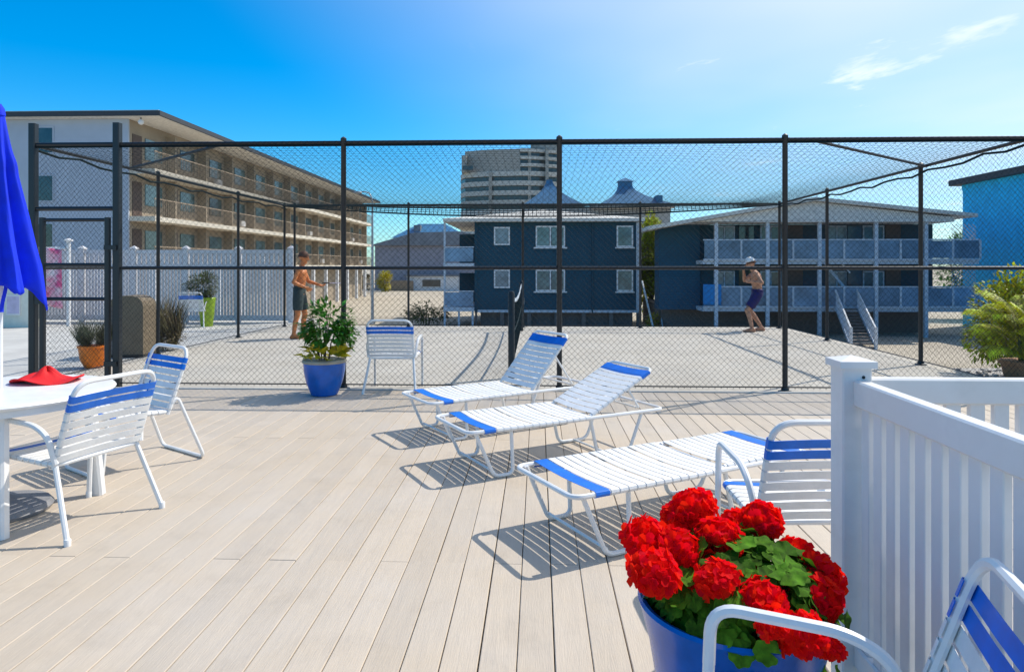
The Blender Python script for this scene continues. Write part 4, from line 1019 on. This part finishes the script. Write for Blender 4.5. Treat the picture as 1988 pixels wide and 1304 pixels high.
MB().box(bx0 + 0.005, bx0 + 0.125, -0.2, -0.08, zz(596) + .002, ztop + 0.018).build('porch_post', trim_b, nh)
sx = xs(1236)
MB().bar((W + 0.15, -0.4, zz(545)), (W + 0.45, -2.6, zz(632) + .2), 0.08, 0.12).build('stair_rail', trim_w, nh)
MB().bar((W + 1.05, -0.4, zz(560)), (W + 1.05, -2.6, zz(640) + .2), 0.06, 0.10).build('stair_rail', trim_b, nh)
for i in range(8):
    MB().box(W + 0.2, W + 1.0, -0.5 - i*0.28, -0.25 - i*0.28, max(0.02, zb - 0.08 - (i+1)*0.15), max(0.06, zb - 0.04 - (i+1)*0.15)).build('tread', stilt_m, nh)

# blue house with balconies on the right
BY = 38.0
hx0 = at_y(1280, BY + 1.8); zz = lambda v: Zt(v, BY - 0.4) - GROUND
bh = thing('balcony_house', 'dark blue house with two tiers of white framed balconies behind right player', 'house', (hx0, BY, GROUND))
xs = lambda u: at_y(u, BY) - hx0
W = xs(1852)
MB().box(0, xs(1367) + .2, 1.8, 3.4, zz(640) + 1.0, zz(444)).build('end_wall', teal_side, bh)
MB().box(xs(1367) + .201, W, 2.0, 11, zz(598), zz(432)).build('wall', navy_side, bh)
MB().box(0.3, W - 0.2, 3.0, 10, 0, zz(598) - 0.003).build('shade_block', stilt_m, bh)  # solid dark fill in place of the open shade under the house
# roof: low front gable
el, rg, er = xs(1255), xs(1575), xs(1885)
zl, zr_, zrr = zz(447), zz(392), zz(424)
xm_ = xs(1367) + .2; zm_ = zl + (zr_ - zl)*(xm_ - el)/(rg - el)
MB().prism([(xm_, zm_), (rg, zr_), (er, zrr), (er, zrr + .18), (rg, zr_ + .2), (xm_, zm_ + .2)], 'y', -0.6, 12).build('roof', roof_pale, bh)
MB().prism([(el, zl), (xm_ - .003, zm_), (xm_ - .003, zm_ + .2), (el, zl + .2)], 'y', -0.6, 3.6).build('wing_roof', roof_pale, bh)
MB().prism([(xs(1340), zz(432) + .004), (W - .1, zz(432) + .004), (W - .1, zrr + 0.02), (rg, zr_ - 0.02), (xs(1340), zl + (zr_-zl)*(xs(1340)-el)/(rg-el) - .02)], 'y', -0.2, 1.99).build('gable', soffit, bh)
MB().prism([(0.0, zz(444) + .004), (xs(1367) + .2, zz(444) + .004), (xs(1367) + .2, zl + (zr_-zl)*(xs(1367)+.2-el)/(rg-el) - .02), (0.0, zl + (zr_-zl)*(0-el)/(rg-el) - .02)], 'y', 1.86, 3.35).build('gable_wall', teal_side, bh)
cols = [1391, 1491, 1592, 1702, 1799]
for u in cols:
    x = xs(u); MB().box(x - 0.09, x + 0.09, 0.0, 0.18, 0, zz(432)).build('column', trim_b, bh)
xa, xb = xs(1366), xs(1905)
for k, (vt, vb) in enumerate(((465, 505), (556, 597))):
    zf_ = zz(vb)
    MB().box(xa, xb, 0.19, 1.99, zf_ - 0.22, zf_).build('balcony_floor', trim_b, bh)
    MB().box(xa, xb, 0.06, 0.13, zz(vt) - 0.05, zz(vt) + 0.02).build('hand_rail', trim_b, bh)
    MB().box(xa, xb, 0.06, 0.13, zf_ - 0.02, zf_ + 0.08).build('floor_rail', trim_b, bh)
    us = [1366, 1391, 1440, 1491, 1541, 1592, 1640, 1702, 1750, 1799, 1852, 1905]
    for a, b in zip(us[:-1], us[1:]):
        MB().box(xs(a) + 0.06, xs(b) - 0.06, 0.08, 0.11, zf_ + 0.10, zz(vt) - 0.07).build('rail_panel', panel_b, bh)
        if b not in cols: MB().box(xs(b) - 0.05, xs(b) + 0.05, 0.05, 0.14, zf_ + .081, zz(vt) - .051).build('rail_post', trim_b, bh)
    for i, u in enumerate((1425, 1470, 1520, 1570, 1655, 1690, 1730, 1770)):
        x = xs(u); w2 = 0.42
        if i % 2: 
            d_ = MB().box(x - w2, x + w2, 1.93, 1.997, zf_ + 0.003, zf_ + 2.05).build('door', win_dark if i % 4 == 1 else door_dk, bh)
            MB().ball((x + w2 - .1, 1.92, zf_ + 1.0), 0.04, 6, 4).build('handle', steel, d_)
        else: window(bh, x - 0.6, x + 0.6, zf_ + 0.8, zf_ + 2.0, 2.0, win_teal if i % 4 else win_pale, 1, 0.07, trim_b)
lat = MB()
for s in (-1, 1):
    for i in range(26):
        c = i*0.22 - (2.6 if s > 0 else 0)
        z0, z1 = zz(590), zz(436); x0_, x1_ = xs(1852), xs(1900)
        hgt = z1 - z0; wl = x1_ - x0_
        ta, tb = (max(0, -c), min(hgt, wl - c)) if s > 0 else (max(0, c - wl), min(hgt, c))
        if tb - ta > 0.05: lat.bar((x0_ + c + s*ta, 0.25 + .02*s, z0 + ta), (x0_ + c + s*tb, 0.25 + .02*s, z0 + tb), 0.02, 0.05, 0.002, (0,1,0))
tag(lat.build('lattice_screen', trim_b, bh), kind='stuff')
# stair down the front
fl1 = zz(597)
SB = -5.4; xtop = xs(1622); xbot = at_y(1652, BY + SB) - hx0; SWD = 1.15
def sxy(t): return xtop + (xbot - xtop)*t, SB*t, fl1*(1 - t)
for i in range(13):
    t_ = (i + 0.5)/13; x, y, z_ = sxy(t_)
    MB().box(x + 0.03, x + SWD - 0.03, y - 0.2, y + 0.2, max(0.01, z_ - 0.03), max(0.05, z_ + 0.02)).build('tread', stilt_m, bh)
for off in (0.0, SWD):
    a_ = sxy(0); b_ = sxy(1)
    MB().bar((a_[0] + off, a_[1], a_[2] + 0.95), (b_[0] + off, b_[1], b_[2] + 0.95), 0.07, 0.10).build('stair_rail', trim_w, bh)
    MB().bar((a_[0] + off, a_[1], a_[2] + 0.03), (b_[0] + off, b_[1], 0.10), 0.06, 0.18).build('stringer', trim_b, bh)
    MB().box(b_[0] + off - .06, b_[0] + off + .06, b_[1] - .06, b_[1] + .06, 0, 1.02).build('newel_post', trim_w, bh)
    for i in range(1, 16):
        x, y, z_ = sxy(i/16); MB().box(x + off - .02, x + off + .02, y - .02, y + .02, z_ + .1, z_ + 0.9).build('baluster', trim_b, bh)
MB().bar((xs(1612), 0.9, zz(470)), (xs(1665), 0.9, zz(530)), 0.06, 0.08).build('stair_rail', trim_b, bh)
MB().bar((xs(1605), 0.9, zz(500)), (xs(1655), 0.9, zz(560)), 0.06, 0.14).build('stringer', trim_b, bh)
tx_ = xs(1383) + hx0; tzt = zz(554) + GROUND
tw2 = MB().grid(lambda a, b: (tx_ - 0.5 + 1.0*a, BY + 0.02 + 0.02*math.sin(a*9), tzt + 0.06 - 1.15*b), 16, 8).build('towel', towel_b, None, True); thick(tw2, 0.012)
tag(tw2, 'bright blue towel hung over the lower left balcony rail of the balcony house', 'towel')

# azure building at far right
ax = 27.6; t = thing('azure_building', 'bright blue sided building with dark roof edge at the right edge', 'building', (ax, 18, GROUND))
hz = 6.75 + g0
MB().box(0, 12, 0, 27.5, 0, hz).build('wall', azure, t)
MB().box(-0.5, 12.5, -0.5, 28.2, hz + .01, hz + 0.38).build('roof', fascia_dk, t)
MB().box(-0.06, -0.003, 0, 27.5, hz - 0.35, hz - 0.003).build('frieze', azure, t)
for y in (6, 14, 22):
    f_ = MB().box(-0.07, -0.003, y - .7, y + .7, 1.0, 2.4).build('window', trim_w, t); MB().box(-0.09, -0.071, y - .6, y + .6, 1.1, 2.3).build('pane', win_dark, f_)

# far mauve house + blue-roofed one behind
fx0, fy_ = Q(728, 112); t = thing('mauve_house', 'wide mauve grey house with low grey gable left of the navy house', 'house', (fx0, fy_, GROUND))
zq = lambda v: Zt(v, 112) - GROUND
k = 112/F
MB().box(0, 24, 0, 12, 0, zq(477)).build('wall', mauve_side, t)
MB().prism([(-0.8, zq(477) + .01), (25, zq(477) + .01), (14, zq(450)), (6.5, zq(452))], 'y', -0.6, 13).build('roof', roof_grey, t)
MB().box(5.8, 14, -3.0, -0.003, 0, zq(536)).build('annex', trim_w, t)
MB().box(5.5, 14.3, -3.3, -0.3, zq(536) + .01, zq(533)).build('annex_roof', roof_grey, t)
f_ = MB().box(8.2, 11.4, -3.06, -3.003, zq(556), zq(541)).build('window', trim_w, t); MB().box(8.35, 11.25, -3.09, -3.061, zq(555), zq(542)).build('pane', win_dark, f_)
fx1, fy1 = Q(770, 150); t = thing('blue_roof_house', 'blue grey hipped roof rising behind the mauve house', 'house', (fx1, fy1, GROUND))
zq = lambda v: Zt(v, 150) - GROUND
MB().box(0.5, 15, 0, 10, 0, zq(462)).build('wall', mauve_side, t)
MB().add([(-1,-1,zq(462)+.01),(16,-1,zq(462)+.01),(16,11,zq(462)+.01),(-1,11,zq(462)+.01),(4,5,zq(432)),(10,5,zq(432))], [(3,2,1,0),(0,1,5,4),(1,2,5),(2,3,4,5),(3,0,4)]).build('roof', roof_blue, t)
MB().box(3.5, 5, 1.5, 3, zq(455), zq(436)).build('dormer', roof_grey, t)

# tower
TD = 225; x0_, y0_ = Q(985, TD); tw_ = thing('hotel_tower', 'tan curved hotel tower with banded balconies far behind the navy house', 'tower', (x0_, y0_, GROUND))
zq = lambda v: Zt(v, TD) - GROUND; kx = TD/F
def plan(off):     # convex front outline, x left to right
    xs_ = [(884, 15), (889, 8), (900, 3.6), (950, 0), (1010, -1.2), (1040, -0.6), (1086, 3.0)]
    return [((u - 985)*kx, y + off) for u, y in xs_]
def ring(mb, off, z0, z1, i0=0, i1=None, depth=16):
    pl_ = plan(off)[i0:i1]; poly = pl_ + [(pl_[-1][0], depth), (pl_[0][0], depth)]
    mb.prism(poly, 'z', z0, z1)
m_ = MB(); ring(m_, 1.2, 0, zq(333)); m_.build('window_wall', tower_win, tw_)
m_ = MB(); ring(m_, 0.3, zq(333) + .01, zq(290), 2, 5); m_.build('upper_wall', tower_wall, tw_)
m_ = MB(); m_.prism([((895-985)*kx, 1.4), ((905-985)*kx, 1.0), ((905-985)*kx, 16), ((888-985)*kx, 16)], 'z', zq(333) + .01, zq(300)); m_.build('upper_side', tower_wall, tw_)
m_ = MB(); ring(m_, 1.2, zq(333) + .01, zq(288), 4); m_.build('upper_window_wall', tower_win, tw_)
v = 333
while v < 455:
    m_ = MB(); ring(m_, 0, zq(v + 9), zq(v)); m_.build('balcony_band', tower_slab, tw_); v += 18.5
for v in (290, 304, 318):
    m_ = MB(); ring(m_, 0, zq(v + 6), zq(v), 4); m_.build('balcony_band', tower_slab, tw_)
for u in (952, 1028, 1062):
    m_ = MB(); m_.box((u - 985)*kx - 0.5, (u - 985)*kx + 0.5, -0.6, 1.0, 0, zq(334 if u == 952 else 290)); m_.build('pier', tower_wall, tw_)
MB().box((1030-985)*kx, (1082-985)*kx, 3, 14, zq(289) + .01, zq(270)).build('penthouse', tower_wall, tw_)
for u0, u1, v0, v1 in ((898, 918, 322, 330), (990, 1010, 322, 331)):
    MB().box((u0-985)*kx, (u1-985)*kx, -0.2, 0.29, zq(v1), zq(v0)).build('window', tower_win, tw_)

# resort with teal roofs
RD = 135; rx0, ry0 = Q(1160, RD); rs = thing('resort_building', 'grey building with two swooping teal roofs and a cupola behind the navy house', 'building', (rx0, ry0, GROUND))
zq = lambda v: Zt(v, RD) - GROUND; kx = RD/F
X = lambda u: (u - 1160)*kx
MB().box(X(1012), X(1306), 3, 16, 0, zq(402)).build('wall', grey_wall, rs)
MB().box(X(1150), X(1312), 1.0, 17, zq(402) + .01, zq(394)).build('eave_band', soffit, rs)
def swoop(u0, u1, vb, uc, vt, ws, name):
    def fn(a, b):
        th = 2*math.pi*a; q = b**0.55; c, s = math.cos(th), math.sin(th); m = max(abs(c), abs(s)); c /= m; s /= m
        hw0, hw1 = X(uc) - X(u0), X(u1) - X(uc); hw = (hw1 if c > 0 else hw0)
        hwx = hw*(1-b)**1.7 + ws*(1 - (1-b)**1.7); hy = 7*(1-b)**1.7 + ws*(1 - (1-b)**1.7)
        return (X(uc) + c*hwx, 9 + s*hy, zq(vb) + (zq(vt) - zq(vb))*b)
    return MB().grid(fn, 32, 10).build(name, roof_blue, rs)
swoop(1012, 1140, 396, 1068, 338, 0.6, 'roof')
r_ = swoop(1168, 1308, 393, 1224, 352, 1.4, 'roof')
MB().box(X(1224) - 1.35, X(1224) + 1.35, 7.7, 10.3, zq(353), zq(343)).build('cupola', roof_blue, r_)
MB().add([(X(1224)-1.7, 7.3, zq(343)+.01), (X(1224)+1.7, 7.3, zq(343)+.01), (X(1224)+1.7, 10.7, zq(343)+.01), (X(1224)-1.7, 10.7, zq(343)+.01), (X(1224), 9, zq(334))], [(3,2,1,0),(0,1,4),(1,2,4),(2,3,4),(3,0,4)]).build('cupola_roof', roof_blue, r_)
MB().box(X(1278), X(1290), 2.5, 6, zq(392), zq(377)).build('dormer', roof_blue, r_)

# trees and shrubs beyond
def tree(name, label, loc, h, rad, m, n, L, trunk_h, cat='tree'):
    t = thing(name, label, cat, loc)
    st = MB(); st.tube([(0,0,0), (0.05*h*.2,0,trunk_h*.6), (0, 0.03, trunk_h)], 0.03*h, 8, r2=0.015*h)
    for i in range(6):
        a = i*1.05; st.tube([(0,0,trunk_h*.8), (rad[0]*.35*math.cos(a), rad[1]*.35*math.sin(a), trunk_h + (h-trunk_h)*.35), (rad[0]*.6*math.cos(a), rad[1]*.6*math.sin(a), trunk_h + (h-trunk_h)*.7)], 0.012*h, 6, r2=0.004*h)
    st.build('trunk', bark, t)
    fo = MB(); leaf_mass(fo, (0, 0, (h + trunk_h)/2), (rad[0], rad[1], (h - trunk_h)/2), n, L, L*.5, 22, 0.42)
    tag(fo.build('crown', m, t, fix=False), kind='stuff'); return t
x, y = Q(1264, 48); tree('tree', 'yellow green tree in the gap between the navy house and balcony house', (x, y, GROUND), 7.4, (1.2, 1.2, 1), leaf_palm, 5200, 0.30, 1.2)
x, y = Q(1300, 62); tree('tree', 'green tree behind the left end of the balcony house', (x, y, GROUND), 6.5, (1.8, 1.5, 1), leaf_m, 3000, 0.32, 1.5)
x, y = Q(747, 105); tree('shrub', 'yellow flowering shrub on the sand lot before the mauve house', (x, y, GROUND), 3.0, (1.1, 1.1, 1), leaf_yel, 1200, 0.35, 0.3, 'shrub')
x, y = Q(708, 100); tree('shrub', 'brownish shrub at the far end of the motel beside the street lamp', (x, y, GROUND), 2.6, (1.6, 1.2, 1), leaf_dry, 1200, 0.35, 0.3, 'shrub')
x, y = Q(830, 44); tree('shrub', 'low olive shrub mass left of the navy house porch', (x, y, GROUND), 1.5, (1.6, 1.2, 1), leaf_olive, 1500, 0.22, 0.1, 'shrub')
x, y = Q(1270, 41); tree('shrub', 'pale flowering shrub on the ground between the two blue houses', (x, y, GROUND), 1.1, (0.5, 0.5, 1), leaf_yel, 500, 0.16, 0.1, 'shrub')
x, y = Q(1952, 24); tree('shrub', 'dense green shrub behind the palm at the right', (x, y, GROUND), 3.5, (1.25, 1.2, 1), leaf_palm, 3500, 0.22, 0.3, 'shrub')
x, y = Q(1876, 50); tree('tree', 'leafy green tree in the gap between balcony house and bright blue building', (x, y, GROUND), 6.0, (2.2, 1.8, 1), leaf_m, 4500, 0.32, 0.8)
x, y = Q(778, 108); bf = thing('board_fence', 'low brown board fence before the mauve house', 'fence', (x, y, GROUND))
for i in range(14): MB().box(-1.6 + i*0.26, -1.6 + i*0.26 + 0.24, 0, 0.04, 0, 1.6 + 0.05*rnd.random()).build('board', rail_brown, bf)
for z in (0.4, 1.2): MB().box(-1.6, 2.02, 0.042, 0.1, z, z + .1).build('rail', rail_brown, bf)
